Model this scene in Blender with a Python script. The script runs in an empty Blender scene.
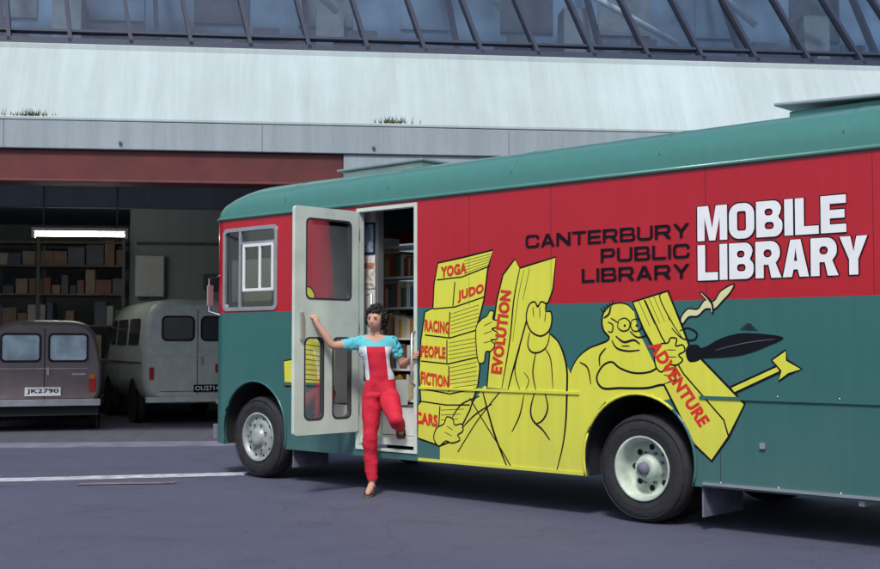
import bpy, bmesh, math, random
from mathutils import Vector, Matrix, noise
from mathutils.geometry import tessellate_polygon
random.seed(7)
sc = bpy.context.scene
H = 1.35
PITCH = math.atan(58.5/1250.0)

# ------------------------------------------------------------------ materials
def new_mat(name):
    m = bpy.data.materials.new(name); m.use_nodes = True
    nt = m.node_tree
    return m, nt, nt.nodes["Principled BSDF"]

def mat(name, col, rough=0.6, metal=0.0, var=0.15, scale=6.0, bump=0.0, bscale=40.0, coat=0.0, spec=0.5):
    m, nt, b = new_mat(name)
    tc = nt.nodes.new("ShaderNodeTexCoord")
    n = nt.nodes.new("ShaderNodeTexNoise"); n.inputs["Scale"].default_value = scale; n.inputs["Detail"].default_value = 6
    nt.links.new(tc.outputs["Object"], n.inputs["Vector"])
    r = nt.nodes.new("ShaderNodeMapRange")
    r.inputs[1].default_value = 0.3; r.inputs[2].default_value = 0.7
    r.inputs[3].default_value = 1-var; r.inputs[4].default_value = 1+var
    nt.links.new(n.outputs["Fac"], r.inputs[0])
    v = nt.nodes.new("ShaderNodeVectorMath"); v.operation = 'SCALE'
    v.inputs[0].default_value = col[:3]
    nt.links.new(r.outputs[0], v.inputs["Scale"])
    nt.links.new(v.outputs[0], b.inputs["Base Color"])
    b.inputs["Roughness"].default_value = rough
    b.inputs["Metallic"].default_value = metal
    b.inputs["Coat Weight"].default_value = coat
    b.inputs["Coat Roughness"].default_value = 0.12
    b.inputs["Specular IOR Level"].default_value = spec
    if bump > 0:
        n2 = nt.nodes.new("ShaderNodeTexNoise"); n2.inputs["Scale"].default_value = bscale; n2.inputs["Detail"].default_value = 8
        nt.links.new(tc.outputs["Object"], n2.inputs["Vector"])
        bp = nt.nodes.new("ShaderNodeBump"); bp.inputs["Strength"].default_value = bump; bp.inputs["Distance"].default_value = 0.02
        nt.links.new(n2.outputs["Fac"], bp.inputs["Height"])
        nt.links.new(bp.outputs[0], b.inputs["Normal"])
    return m

def emit(name, col, s):
    m, nt, b = new_mat(name)
    b.inputs["Base Color"].default_value = (*col, 1)
    b.inputs["Emission Color"].default_value = (*col, 1)
    b.inputs["Emission Strength"].default_value = s
    return m

def glass(name, tint=(0.8, 0.85, 0.85), rough=0.03, base=0.12):
    m, nt, b = new_mat(name)
    nt.nodes.remove(b)
    out = nt.nodes["Material Output"]
    t = nt.nodes.new("ShaderNodeBsdfTransparent"); t.inputs[0].default_value = (*tint, 1)
    g = nt.nodes.new("ShaderNodeBsdfGlossy"); g.inputs["Roughness"].default_value = rough
    lw = nt.nodes.new("ShaderNodeFresnel"); lw.inputs[0].default_value = 1.5
    ad = nt.nodes.new("ShaderNodeMath"); ad.operation = 'ADD'; ad.inputs[1].default_value = base; ad.use_clamp = True
    mx = nt.nodes.new("ShaderNodeMixShader")
    nt.links.new(lw.outputs[0], ad.inputs[0]); nt.links.new(ad.outputs[0], mx.inputs[0])
    nt.links.new(t.outputs[0], mx.inputs[1]); nt.links.new(g.outputs[0], mx.inputs[2])
    nt.links.new(mx.outputs[0], out.inputs[0])
    return m

RED = (0.44, 0.004, 0.018); GREEN = (0.028, 0.132, 0.125); YEL = (0.70, 0.70, 0.06)

def bus_paint(name, mode):
    m, nt, b = new_mat(name)
    tc = nt.nodes.new("ShaderNodeTexCoord")
    sp = nt.nodes.new("ShaderNodeSeparateXYZ"); nt.links.new(tc.outputs["Object"], sp.inputs[0])
    mix = nt.nodes.new("ShaderNodeMix"); mix.data_type = 'RGBA'
    mix.inputs[6].default_value = (*GREEN, 1); mix.inputs[7].default_value = (*RED, 1)
    if mode == 'split':
        gt = nt.nodes.new("ShaderNodeMath"); gt.operation = 'GREATER_THAN'; gt.inputs[1].default_value = 1.66
        nt.links.new(sp.outputs[2], gt.inputs[0]); nt.links.new(gt.outputs[0], mix.inputs[0])
    else:
        mix.inputs[0].default_value = 0.0
    if mode == 'roof':
        mix.inputs[6].default_value = (0.058, 0.20, 0.172, 1)
    if mode == 'yellow':
        mix.inputs[6].default_value = (*YEL, 1)
    n = nt.nodes.new("ShaderNodeTexNoise"); n.inputs["Scale"].default_value = 2.2; n.inputs["Detail"].default_value = 8; n.inputs["Roughness"].default_value = 0.65
    mp = nt.nodes.new("ShaderNodeMapping"); mp.inputs["Scale"].default_value = (1, 1, 0.6)
    nt.links.new(tc.outputs["Object"], mp.inputs[0]); nt.links.new(mp.outputs[0], n.inputs["Vector"])
    mr = nt.nodes.new("ShaderNodeMapRange"); mr.inputs[1].default_value = 0.3; mr.inputs[2].default_value = 1.3
    mr.inputs[3].default_value = 0.36; mr.inputs[4].default_value = 0.04
    nt.links.new(sp.outputs[2], mr.inputs[0])
    mu = nt.nodes.new("ShaderNodeMath"); mu.operation = 'MULTIPLY'
    nt.links.new(mr.outputs[0], mu.inputs[0]); nt.links.new(n.outputs["Fac"], mu.inputs[1])
    d = nt.nodes.new("ShaderNodeMix"); d.data_type = 'RGBA'; d.inputs[7].default_value = (0.16, 0.16, 0.16, 1)
    nt.links.new(mu.outputs[0], d.inputs[0]); nt.links.new(mix.outputs[2], d.inputs[6])
    mp2 = nt.nodes.new("ShaderNodeMapping"); mp2.inputs["Scale"].default_value = (14, 14, 0.7)
    nt.links.new(tc.outputs["Object"], mp2.inputs[0])
    ns = nt.nodes.new("ShaderNodeTexNoise"); ns.inputs["Scale"].default_value = 1.0; ns.inputs["Detail"].default_value = 5
    nt.links.new(mp2.outputs[0], ns.inputs["Vector"])
    sr = nt.nodes.new("ShaderNodeMapRange"); sr.inputs[1].default_value = .3; sr.inputs[2].default_value = .7; sr.inputs[3].default_value = .95; sr.inputs[4].default_value = 1.03
    nt.links.new(ns.outputs["Fac"], sr.inputs[0])
    vs_ = nt.nodes.new("ShaderNodeVectorMath"); vs_.operation = 'SCALE'
    nt.links.new(d.outputs[2], vs_.inputs[0]); nt.links.new(sr.outputs[0], vs_.inputs["Scale"])
    nt.links.new(vs_.outputs[0], b.inputs["Base Color"])
    rr = nt.nodes.new("ShaderNodeMapRange"); rr.inputs[3].default_value = 0.18; rr.inputs[4].default_value = 0.5
    nt.links.new(n.outputs["Fac"], rr.inputs[0]); nt.links.new(rr.outputs[0], b.inputs["Roughness"])
    b.inputs["Specular IOR Level"].default_value = 0.35
    b.inputs["Coat Weight"].default_value = 0.3; b.inputs["Coat Roughness"].default_value = 0.07
    n2 = nt.nodes.new("ShaderNodeTexNoise"); n2.inputs["Scale"].default_value = 1.6; n2.inputs["Detail"].default_value = 1
    nt.links.new(tc.outputs["Object"], n2.inputs["Vector"])
    bp = nt.nodes.new("ShaderNodeBump"); bp.inputs["Strength"].default_value = 0.35; bp.inputs["Distance"].default_value = 0.03
    nt.links.new(n2.outputs["Fac"], bp.inputs["Height"]); nt.links.new(bp.outputs[0], b.inputs["Normal"])
    return m

def asphalt_mat():
    m, nt, b = new_mat("asphalt")
    tc = nt.nodes.new("ShaderNodeTexCoord")
    def N(s, det=6, r=0.6, vec=None):
        n = nt.nodes.new("ShaderNodeTexNoise"); n.inputs["Scale"].default_value = s; n.inputs["Detail"].default_value = det; n.inputs["Roughness"].default_value = r
        nt.links.new(vec or tc.outputs["Object"], n.inputs["Vector"]); return n
    big = N(0.35, 5); mid = N(2.5, 8, 0.7); fine = N(70, 5, .7)
    ramp = nt.nodes.new("ShaderNodeValToRGB")
    ramp.color_ramp.elements[0].position = 0.3; ramp.color_ramp.elements[0].color = (0.068, 0.071, 0.118, 1)
    ramp.color_ramp.elements[1].position = 0.7; ramp.color_ramp.elements[1].color = (0.098, 0.102, 0.158, 1)
    a = nt.nodes.new("ShaderNodeMath"); a.operation = 'MULTIPLY_ADD'; a.inputs[1].default_value = 0.5
    h = nt.nodes.new("ShaderNodeMath"); h.operation = 'MULTIPLY'; h.inputs[1].default_value = 0.5
    nt.links.new(mid.outputs["Fac"], h.inputs[0]); nt.links.new(big.outputs["Fac"], a.inputs[0]); nt.links.new(h.outputs[0], a.inputs[2])
    nt.links.new(a.outputs[0], ramp.inputs[0])
    mr = nt.nodes.new("ShaderNodeMapRange"); mr.inputs[1].default_value = 0.3; mr.inputs[2].default_value = 0.7; mr.inputs[3].default_value = 0.5; mr.inputs[4].default_value = 1.5
    nt.links.new(fine.outputs["Fac"], mr.inputs[0])
    v = nt.nodes.new("ShaderNodeVectorMath"); v.operation = 'SCALE'
    nt.links.new(ramp.outputs[0], v.inputs[0]); nt.links.new(mr.outputs[0], v.inputs["Scale"])
    oil = N(1.3, 6, .7); oc = nt.nodes.new("ShaderNodeMapRange"); oc.inputs[1].default_value = 0.56; oc.inputs[2].default_value = 0.70; oc.inputs[3].default_value = 1; oc.inputs[4].default_value = 0.74
    nt.links.new(oil.outputs["Fac"], oc.inputs[0])
    dn = N(1.2, 4); ad = nt.nodes.new("ShaderNodeVectorMath"); ad.operation = 'ADD'
    nt.links.new(tc.outputs["Object"], ad.inputs[0]); nt.links.new(dn.outputs["Color"], ad.inputs[1])
    vo = nt.nodes.new("ShaderNodeTexVoronoi"); vo.feature = 'DISTANCE_TO_EDGE'; vo.inputs["Scale"].default_value = .30
    nt.links.new(ad.outputs[0], vo.inputs["Vector"])
    ck = nt.nodes.new("ShaderNodeMapRange"); ck.inputs[1].default_value = 0; ck.inputs[2].default_value = .005; ck.inputs[3].default_value = .72; ck.inputs[4].default_value = 1
    nt.links.new(vo.outputs["Distance"], ck.inputs[0])
    mm = nt.nodes.new("ShaderNodeMath"); mm.operation = 'MULTIPLY'
    nt.links.new(oc.outputs[0], mm.inputs[0]); nt.links.new(ck.outputs[0], mm.inputs[1])
    v2 = nt.nodes.new("ShaderNodeVectorMath"); v2.operation = 'SCALE'
    nt.links.new(v.outputs[0], v2.inputs[0]); nt.links.new(mm.outputs[0], v2.inputs["Scale"])
    nt.links.new(v2.outputs[0], b.inputs["Base Color"])
    b.inputs["Roughness"].default_value = 0.8
    bp = nt.nodes.new("ShaderNodeBump"); bp.inputs["Strength"].default_value = 0.7; bp.inputs["Distance"].default_value = 0.01
    nt.links.new(fine.outputs["Fac"], bp.inputs["Height"]); nt.links.new(bp.outputs[0], b.inputs["Normal"])
    return m

def concrete_mat(name, col, streak=0.35, blotch=0.1):
    m, nt, b = new_mat(name)
    tc = nt.nodes.new("ShaderNodeTexCoord")
    mp = nt.nodes.new("ShaderNodeMapping"); mp.inputs["Scale"].default_value = (3.0, 0.3, 0.18)
    nt.links.new(tc.outputs["Object"], mp.inputs[0])
    n1 = nt.nodes.new("ShaderNodeTexNoise"); n1.inputs["Scale"].default_value = 1.6; n1.inputs["Detail"].default_value = 8; n1.inputs["Roughness"].default_value = 0.7
    nt.links.new(mp.outputs[0], n1.inputs["Vector"])
    n2 = nt.nodes.new("ShaderNodeTexNoise"); n2.inputs["Scale"].default_value = 0.35; n2.inputs["Detail"].default_value = 10; n2.inputs["Roughness"].default_value = .65
    nt.links.new(tc.outputs["Object"], n2.inputs["Vector"])
    r1 = nt.nodes.new("ShaderNodeMapRange"); r1.inputs[1].default_value = 0.3; r1.inputs[2].default_value = 0.7; r1.inputs[3].default_value = 1-streak; r1.inputs[4].default_value = 1.05
    nt.links.new(n1.outputs["Fac"], r1.inputs[0])
    r2 = nt.nodes.new("ShaderNodeMapRange"); r2.inputs[1].default_value = 0.3; r2.inputs[2].default_value = 0.7; r2.inputs[3].default_value = 1-blotch; r2.inputs[4].default_value = 1+blotch*.6
    nt.links.new(n2.outputs["Fac"], r2.inputs[0])
    mu = nt.nodes.new("ShaderNodeMath"); mu.operation = 'MULTIPLY'
    nt.links.new(r1.outputs[0], mu.inputs[0]); nt.links.new(r2.outputs[0], mu.inputs[1])
    v = nt.nodes.new("ShaderNodeVectorMath"); v.operation = 'SCALE'; v.inputs[0].default_value = col
    nt.links.new(mu.outputs[0], v.inputs["Scale"]); nt.links.new(v.outputs[0], b.inputs["Base Color"])
    b.inputs["Roughness"].default_value = 0.85
    n3 = nt.nodes.new("ShaderNodeTexNoise"); n3.inputs["Scale"].default_value = 25; n3.inputs["Detail"].default_value = 6
    nt.links.new(tc.outputs["Object"], n3.inputs["Vector"])
    bp = nt.nodes.new("ShaderNodeBump"); bp.inputs["Strength"].default_value = 0.3; bp.inputs["Distance"].default_value = 0.01
    nt.links.new(n3.outputs["Fac"], bp.inputs["Height"]); nt.links.new(bp.outputs[0], b.inputs["Normal"])
    return m

M = {}
M['body'] = bus_paint("bus_side_paint", 'split')
M['roof'] = bus_paint("bus_roof_paint", 'roof')
M['green'] = bus_paint("bus_green_paint", 'green')
M['yellow'] = bus_paint("mural_yellow", 'yellow')
M['black'] = mat("mural_black", (0.005, 0.005, 0.009), 0.5, spec=.2)
M['white'] = mat("lettering_white", (0.82, 0.83, 0.83), 0.4, var=0.05)
M['mred'] = mat("mural_red", (0.62, 0.03, 0.015), 0.4, var=0.08)
M['cream'] = mat("cream_paint", (0.56, 0.64, 0.57), 0.4, var=0.12, scale=4, coat=0.2)
M['creamw'] = mat("white_paint", (0.74, 0.76, 0.74), 0.45, var=0.08, scale=5)
M['tyre'] = mat("tyre_rubber", (0.018, 0.018, 0.022), 0.8, var=0.3, scale=12, bump=0.2)
M['rimr'] = mat("wheel_rim_paint", (0.44, 0.52, 0.44), 0.45, var=0.3, scale=9)
M['rimf'] = mat("wheel_disc_paint", (0.34, 0.38, 0.37), 0.4, metal=0.2, var=0.3, scale=9)
M['dark'] = mat("dark_underbody", (0.012, 0.012, 0.014), 0.85)
M['hole'] = mat("black_void", (0.004, 0.004, 0.004), 0.9)
M['alu'] = mat("aluminium_trim", (0.55, 0.56, 0.58), 0.35, metal=0.8, var=0.1)
M['flap'] = mat("mud_flap", (0.14, 0.14, 0.19), 0.8, var=0.3, scale=7)
M['glass'] = glass("window_glass")
M['asphalt'] = asphalt_mat()
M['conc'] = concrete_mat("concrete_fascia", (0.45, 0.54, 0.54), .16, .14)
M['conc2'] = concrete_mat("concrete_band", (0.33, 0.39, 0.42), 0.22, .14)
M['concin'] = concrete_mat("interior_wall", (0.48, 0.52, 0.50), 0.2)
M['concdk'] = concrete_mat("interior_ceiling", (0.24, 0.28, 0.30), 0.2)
M['concfl'] = concrete_mat("garage_floor", (0.10, 0.10, 0.14), 0.3)
M['redbeam'] = mat("red_painted_beam", (0.10, 0.014, 0.014), 0.6, var=0.25, scale=3)
M['frame'] = mat("glazing_frame", (0.016, 0.024, 0.05), 0.5)
M['line'] = mat("road_line_paint", (0.44, 0.46, 0.50), 0.8, var=0.45, scale=7)
M['yline'] = mat("worn_yellow_paint", (0.18, 0.15, 0.13), 0.8, var=0.35, scale=5)
M['strip'] = mat("concrete_apron_strip", (0.17, 0.17, 0.23), 0.85, var=0.3, scale=3)
M['wood'] = mat("shelf_wood", (0.20, 0.15, 0.11), 0.7, var=0.3)
M['steel'] = mat("shelf_steel", (0.13, 0.14, 0.15), 0.6)

# ------------------------------------------------------------------ mesh builder
class MB:
    def __init__(s): s.v=[]; s.f=[]; s.mi=[]; s.sm=[]; s.mats=[]
    def mid(s, m):
        if m not in s.mats: s.mats.append(m)
        return s.mats.index(m)
    def add(s, vs, fs, m, smooth=False):
        o=len(s.v); s.v += [tuple(p) for p in vs]; k=s.mid(m)
        for f in fs: s.f.append([i+o for i in f]); s.mi.append(k); s.sm.append(smooth)
    def box(s,x0,x1,y0,y1,z0,z1,m,rot=None,piv=None):
        vs=[Vector((x,y,z)) for x in(x0,x1) for y in(y0,y1) for z in(z0,z1)]
        if rot is not None:
            piv=Vector(piv) if piv is not None else Vector(((x0+x1)/2,(y0+y1)/2,(z0+z1)/2))
            vs=[piv+rot@(v-piv) for v in vs]
        s.add(vs,[(0,1,3,2),(4,6,7,5),(0,4,5,1),(2,3,7,6),(0,2,6,4),(1,5,7,3)],m)
    def beam(s,p0,p1,w,h,m,up=(0,0,1)):
        p0=Vector(p0);p1=Vector(p1);d=(p1-p0).normalized();u=Vector(up);a=d.cross(u).normalized();b=a.cross(d).normalized()
        vs=[]
        for p in(p0,p1):
            for i,j in((-1,-1),(1,-1),(1,1),(-1,1)): vs.append(p+a*i*w/2+b*j*h/2)
        s.add(vs,[(0,1,2,3),(7,6,5,4),(0,4,5,1),(1,5,6,2),(2,6,7,3),(3,7,4,0)],m)
    def pipe(s,pts,r,m,n=8,closed=False):
        pts=[Vector(p) for p in pts]; L=len(pts); vs=[]
        for i,p in enumerate(pts):
            rr=r[i] if isinstance(r,(list,tuple)) else r
            a=pts[(i-1)%L] if (closed or i>0) else p; b=pts[(i+1)%L] if (closed or i<L-1) else p
            d=(b-a).normalized(); u=Vector((0,0,1)) if abs(d.z)<0.9 else Vector((1,0,0))
            e1=d.cross(u).normalized(); e2=d.cross(e1).normalized()
            for k in range(n):
                t=2*math.pi*k/n; vs.append(p+e1*rr*math.cos(t)+e2*rr*math.sin(t))
        fs=[]
        for i in range(L if closed else L-1):
            j=(i+1)%L
            for k in range(n):
                k2=(k+1)%n; fs.append((i*n+k,i*n+k2,j*n+k2,j*n+k))
        if not closed: fs.append(tuple(range(n))[::-1]); fs.append(tuple((L-1)*n+k for k in range(n)))
        s.add(vs,fs,m,True)
    def lathe(s,c,prof,m,axis='y',n=40,smooth=True):
        vs=[];c=Vector(c)
        for (a,r) in prof:
            for k in range(n):
                t=2*math.pi*k/n
                if axis=='y': vs.append(c+Vector((r*math.cos(t),a,r*math.sin(t))))
                elif axis=='x': vs.append(c+Vector((a,r*math.cos(t),r*math.sin(t))))
                else: vs.append(c+Vector((r*math.cos(t),r*math.sin(t),a)))
        fs=[]
        for i in range(len(prof)-1):
            for k in range(n):
                k2=(k+1)%n; fs.append((i*n+k,i*n+k2,(i+1)*n+k2,(i+1)*n+k))
        s.add(vs,fs,m,smooth)
    def ball(s,c,r,m,n=10,sc=(1,1,1),rot=None):
        vs=[];c=Vector(c)
        for i in range(n+1):
            p=math.pi*i/n
            for k in range(2*n):
                t=math.pi*k/n
                v=Vector((r*sc[0]*math.sin(p)*math.cos(t),r*sc[1]*math.sin(p)*math.sin(t),r*sc[2]*math.cos(p)))
                if rot is not None: v=rot@v
                vs.append(c+v)
        fs=[]
        for i in range(n):
            for k in range(2*n):
                k2=(k+1)%(2*n); fs.append((i*2*n+k,(i+1)*2*n+k,(i+1)*2*n+k2,i*2*n+k2))
        s.add(vs,fs,m,True)
    def plate(s,outer,holes,mapf,d0,d1,m):
        loops=[outer]+holes
        tris=tessellate_polygon([[Vector((a,b,0)) for a,b in l] for l in loops])
        flat=[p for l in loops for p in l]; n=len(flat)
        vs=[mapf(a,b,d0) for a,b in flat]
        if d1 is None:
            s.add(vs,[tuple(t) for t in tris],m); return
        vs+=[mapf(a,b,d1) for a,b in flat]
        fs=[tuple(t) for t in tris]+[tuple(i+n for i in t[::-1]) for t in tris]
        o=0
        for l in loops:
            k=len(l)
            for i in range(k):
                j=(i+1)%k; fs.append((o+i,o+j,o+j+n,o+i+n))
            o+=k
        s.add(vs,fs,m)
    def build(s,name,parent=None,bevel=0,fixn=True):
        me=bpy.data.meshes.new(name); me.from_pydata(s.v,[],s.f)
        for m in s.mats: me.materials.append(m)
        for p,k,q in zip(me.polygons,s.mi,s.sm): p.material_index=k; p.use_smooth=q
        if fixn:
            bm=bmesh.new(); bm.from_mesh(me)
            bmesh.ops.recalc_face_normals(bm,faces=bm.faces); bm.to_mesh(me); bm.free()
        me.update()
        o=bpy.data.objects.new(name,me); sc.collection.objects.link(o)
        if parent: o.parent=parent
        if bevel>0:
            b=o.modifiers.new("bevel",'BEVEL'); b.width=bevel; b.segments=2; b.limit_method='ANGLE'
        return o

def empty(name,loc=(0,0,0),rotz=0):
    e=bpy.data.objects.new(name,None); e.empty_display_size=0.3; sc.collection.objects.link(e)
    e.location=loc; e.rotation_euler=(0,0,rotz); return e

def rrect(x0,x1,y0,y1,r,n=5):
    pts=[]
    for cx,cy,a0 in((x1-r,y1-r,0),(x0+r,y1-r,90),(x0+r,y0+r,180),(x1-r,y0+r,270)):
        for i in range(n+1):
            a=math.radians(a0+90*i/n); pts.append((cx+r*math.cos(a),cy+r*math.sin(a)))
    return pts
def arc(cx,cy,r,a0,a1,n=6): return [(cx+r*math.cos(math.radians(a0+(a1-a0)*i/n)),cy+r*math.sin(math.radians(a0+(a1-a0)*i/n))) for i in range(n+1)]

_tc={}
def text_shape(t,bold=0.0):
    key=(t,bold)
    if key in _tc: return _tc[key]
    c=bpy.data.curves.new("t",'FONT'); c.body=t; c.offset=bold; c.resolution_u=4; c.space_character=0.98+bold*2
    o=bpy.data.objects.new("t",c); sc.collection.objects.link(o); bpy.context.view_layer.update()
    me=bpy.data.meshes.new_from_object(o.evaluated_get(bpy.context.evaluated_depsgraph_get()))
    vs=[(v.co.x,v.co.y) for v in me.vertices]; fs=[tuple(p.vertices) for p in me.polygons]
    x0=min(v[0] for v in vs);x1=max(v[0] for v in vs);y0=min(v[1] for v in vs);y1=max(v[1] for v in vs)
    vs=[((a-x0)/(x1-x0),(b-y0)/(y1-y0)) for a,b in vs]
    bpy.data.objects.remove(o); bpy.data.curves.remove(c); bpy.data.meshes.remove(me)
    _tc[key]=(vs,fs); return vs,fs

# sign-writer's capitals: (outer, holes) in a W x 1 box, stem T, corner rounding
def glyph(ch,W,T,rd):
    t=T*.86; r=min(W,1)*.5*rd
    ri=max(r-T,.03)
    if ch=='I': return T,[([(0,0),(T,0),(T,1),(0,1)],[])]
    if ch=='L': return W*.86,[([(0,0),(W*.86,0),(W*.86,t),(T,t),(T,1),(0,1)],[])]
    if ch=='E':
        w=W*.9; return w,[([(0,0),(w,0),(w,t),(T,t),(T,.5-t/2),(w*.94,.5-t/2),(w*.94,.5+t/2),(T,.5+t/2),(T,1-t),(w,1-t),(w,1),(0,1)],[])]
    if ch=='T':
        w=W*.95; return w,[([(w/2-T/2,0),(w/2+T/2,0),(w/2+T/2,1-t),(w,1-t),(w,1),(0,1),(0,1-t),(w/2-T/2,1-t)],[])]
    if ch=='O': return W,[(rrect(0,W,0,1,r,8),[rrect(T,W-T,t,1-t,ri,8)])]
    if ch=='C':
        out=[(W,.36),(W,r)]+arc(W-r,r,r,0,-90)+arc(r,r,r,-90,-180)+arc(r,1-r,r,180,90)+arc(W-r,1-r,r,90,0)+[(W,.64),(W-T,.64)]
        q=ri
        out+=arc(W-T-q,1-t-q,q,0,90)+arc(T+q,1-t-q,q,90,180)+arc(T+q,t+q,q,180,270)+arc(W-T-q,t+q,q,270,360)+[(W-T,.36)]
        return W,[(out,[])]
    if ch=='U':
        q=ri
        out=[(0,1)]+arc(r,r,r,180,270)+arc(W-r,r,r,270,360)+[(W,1),(W-T,1)]+arc(W-T-q,t+q,q,0,-90)+arc(T+q,t+q,q,-90,-180)+[(T,1)]
        return W,[(out,[])]
    if ch=='M':
        w=W*1.22; return w,[([(0,0),(T*.92,0),(T*.92,.66),(w/2-T*.38,0),(w/2+T*.38,0),(w-T*.92,.66),(w-T*.92,0),(w,0),(w,1),(w-T*1.4,1),(w/2,.36),(T*1.4,1),(0,1)],[])]
    if ch=='N': return W,[([(0,0),(T,0),(T,.66),(W-T*1.1,0),(W,0),(W,1),(W-T,1),(W-T,.34),(T*1.1,1),(0,1)],[])]
    if ch=='Y': return W,[([(W/2-T/2,0),(W/2+T/2,0),(W/2+T/2,.40),(W,1),(W-T*1.2,1),(W/2,.60),(T*1.2,1),(0,1),(W/2-T/2,.40)],[])]
    if ch=='A':
        o=T*1.08; return W,[([(0,0),(o,0),(o+.07*W,.2),(W-o-.07*W,.2),(W-o,0),(W,0),(W/2+T*.6,1),(W/2-T*.6,1)],[[(W/2,.78),(W/2-(W*.5-o)*.42,.2+t),(W/2+(W*.5-o)*.42,.2+t)]])]
    b=.42; rr=min((1-b)/2,r)
    if ch=='P':
        return W*.95,[([(0,0),(T,0),(T,b-t*.3)]+arc(W*.95-rr,b-t*.3+rr,rr,-90,0)+arc(W*.95-rr,1-rr,rr,0,90)+[(0,1)],[rrect(T,W*.95-T,b+t*.7,1-t,max(.03,min(rr-T*.7,.12)))])]
    if ch=='R':
        return W,[([(0,0),(T,0),(T,.36),(W*.52,.36),(W-T*1.15,0),(W+.02,0),(W*.80,.40)]+arc(W*.97-rr*.8,.42+rr*.8,rr*.8,-40,0)+arc(W*.97-rr,1-rr,rr,0,90)+[(0,1)],[rrect(T,W*.97-T,.36+t*.9,1-t,max(.03,min(rr-T*.7,.12)))])]
    if ch=='B':
        r2=min(.25,r)
        return W,[([(0,0)]+arc(W-r2,r2,r2,-90,0)+arc(W-r2*.8,.53-r2*.8,r2*.8,0,60)+arc(W*.96-r2*.8,.53+r2*.7,r2*.7,-50,0)+arc(W*.96-r2,1-r2,r2,0,90)+[(0,1)],
            [rrect(T,W-T,t*.95,.5-t*.38,max(.02,min(r2-T*.6,.10))),rrect(T,W*.96-T,.5+t*.42,1-t*.95,max(.02,min(r2-T*.6,.10)))])]
    return W*.5,[]
def word(t,W,T,gap,rd=.9):
    x=0;out=[]
    for c in t:
        w,sh=glyph(c,W,T,rd)
        for o,hs in sh: out.append(([(a+x,b) for a,b in o],[[(a+x,b) for a,b in h] for h in hs]))
        x+=w+gap
    x-=gap
    return [([(a/x,b) for a,b in o],[[(a/x,b) for a,b in h] for h in hs]) for o,hs in out]

# ================================================================== GROUND
mb=MB(); mb.add([(-300,-300,0),(300,-300,0),(300,300,0),(-300,300,0)],[(0,1,2,3)],M['asphalt']); mb.build("asphalt_ground")
mb=MB()
def strip_pts(x): return 12.80+(x+2.02)*.2546
xs=[-14+12*i/60 for i in range(61)]; vs=[]
for x in xs:
    vs.append((x,strip_pts(x)+random.uniform(-.012,.012),.004)); vs.append((x,strip_pts(x)+.34+(x+2.02)*-.003+random.uniform(-.012,.012),.004))
mb.add(vs,[(2*i,2*i+2,2*i+3,2*i+1) for i in range(60)],M['line'])
mb.build("road_marking")
mb=MB()
mb.add([(-3.45,11.93,.008),(-2.55,12.05,.008),(-2.55,12.2,.008),(-3.45,12.08,.008)],[(0,1,2,3)],M['yline'])
mb.build("road_marking.001")

# ================================================================== BUILDING
bld=empty("concrete_garage_building",(-5.8,16.5,0),math.atan(.12))
OPX=4.51
mb=MB()
mb.box(-9,OPX+.0,-.35,.35,-.05,.012,M['strip'])
mb.box(-9,OPX+4,.35,12,-.05,.008,M['concfl'])
mb.build("garage_floor",bld)
mb=MB()
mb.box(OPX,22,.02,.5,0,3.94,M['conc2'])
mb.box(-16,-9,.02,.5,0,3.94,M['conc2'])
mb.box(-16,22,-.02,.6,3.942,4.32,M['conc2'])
SL=[(-.03,4.323),(-.03,4.36),(.58,5.42),(.58,5.50),(.95,5.50),(.95,4.323)]
vs=[];n=len(SL)
for x in (-16,22):
    for y,z in SL: vs.append((x,y,z))
fs=[tuple(range(n)),tuple(range(n,2*n))]+[(i,(i+1)%n,n+(i+1)%n,n+i) for i in range(n)]
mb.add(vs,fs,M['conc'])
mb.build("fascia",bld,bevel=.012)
mb=MB()
for i in range(-5,7):
    mb.box(i*3.4,i*3.4+.008,-.0235,-.018,3.95,4.315,M['steel'])
    mb.box(i*3.4+1.5,i*3.4+1.54,-.06,-.02,4.02,4.05,M['steel'])
mb.build("fascia_joints",bld)
# weeds growing on the ledge and on the slope
mb=MB(); weed=mat("ledge_weed",(.10,.12,.05),.8,var=.4)
for cx in (.3,5.2,11.6):
    for i in range(60):
        x=cx+random.gauss(0,.14); z=4.37; y=-.03+random.uniform(0,.02)
        h=random.uniform(.03,.12); dx=random.uniform(-.05,.05)
        mb.add([(x-.008,y,z),(x+.008,y,z),(x+dx,y-.03,z+h)],[(0,1,2)],weed)
mb.build("ledge_weeds",bld)
mb=MB(); mb.box(-9,OPX-.004,.05,.40,3.53,3.938,M['redbeam']); mb.box(-9,OPX-.004,.0,.46,3.50,3.535,M['redbeam']); mb.build("lintel_beam",bld,bevel=.01)
mb=MB()
mb.box(-9,OPX+4,11.8,12,0,4.2,M['concin'])
mb.box(-9.2,-9,.5,12,0,4.2,M['concin'])
mb.box(OPX+3.8,OPX+4,.5,11.8,0,4.2,M['concin'])
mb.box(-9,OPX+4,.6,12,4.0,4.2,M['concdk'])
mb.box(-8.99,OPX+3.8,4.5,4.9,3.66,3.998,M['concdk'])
mb.box(.66,OPX+3.79,8.0,8.2,0,3.998,M['concin'])
mb.build("garage_walls",bld)
mb=MB()
mb.box(.80,1.35,7.72,7.98,2.25,3.05,M['creamw']); mb.box(2.1,2.4,7.8,7.98,2.4,2.7,M['steel'])  # pale box stands in for a white sheet hung on the wall
mb.pipe([(2.7,7.95,0),(2.7,7.95,3.99)],.05,M['steel']); mb.pipe([(.8,7.93,3.3),(8,7.93,3.3)],.03,M['steel'])
mb.build("wall_sheet_and_fittings",bld,bevel=.07)

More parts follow.
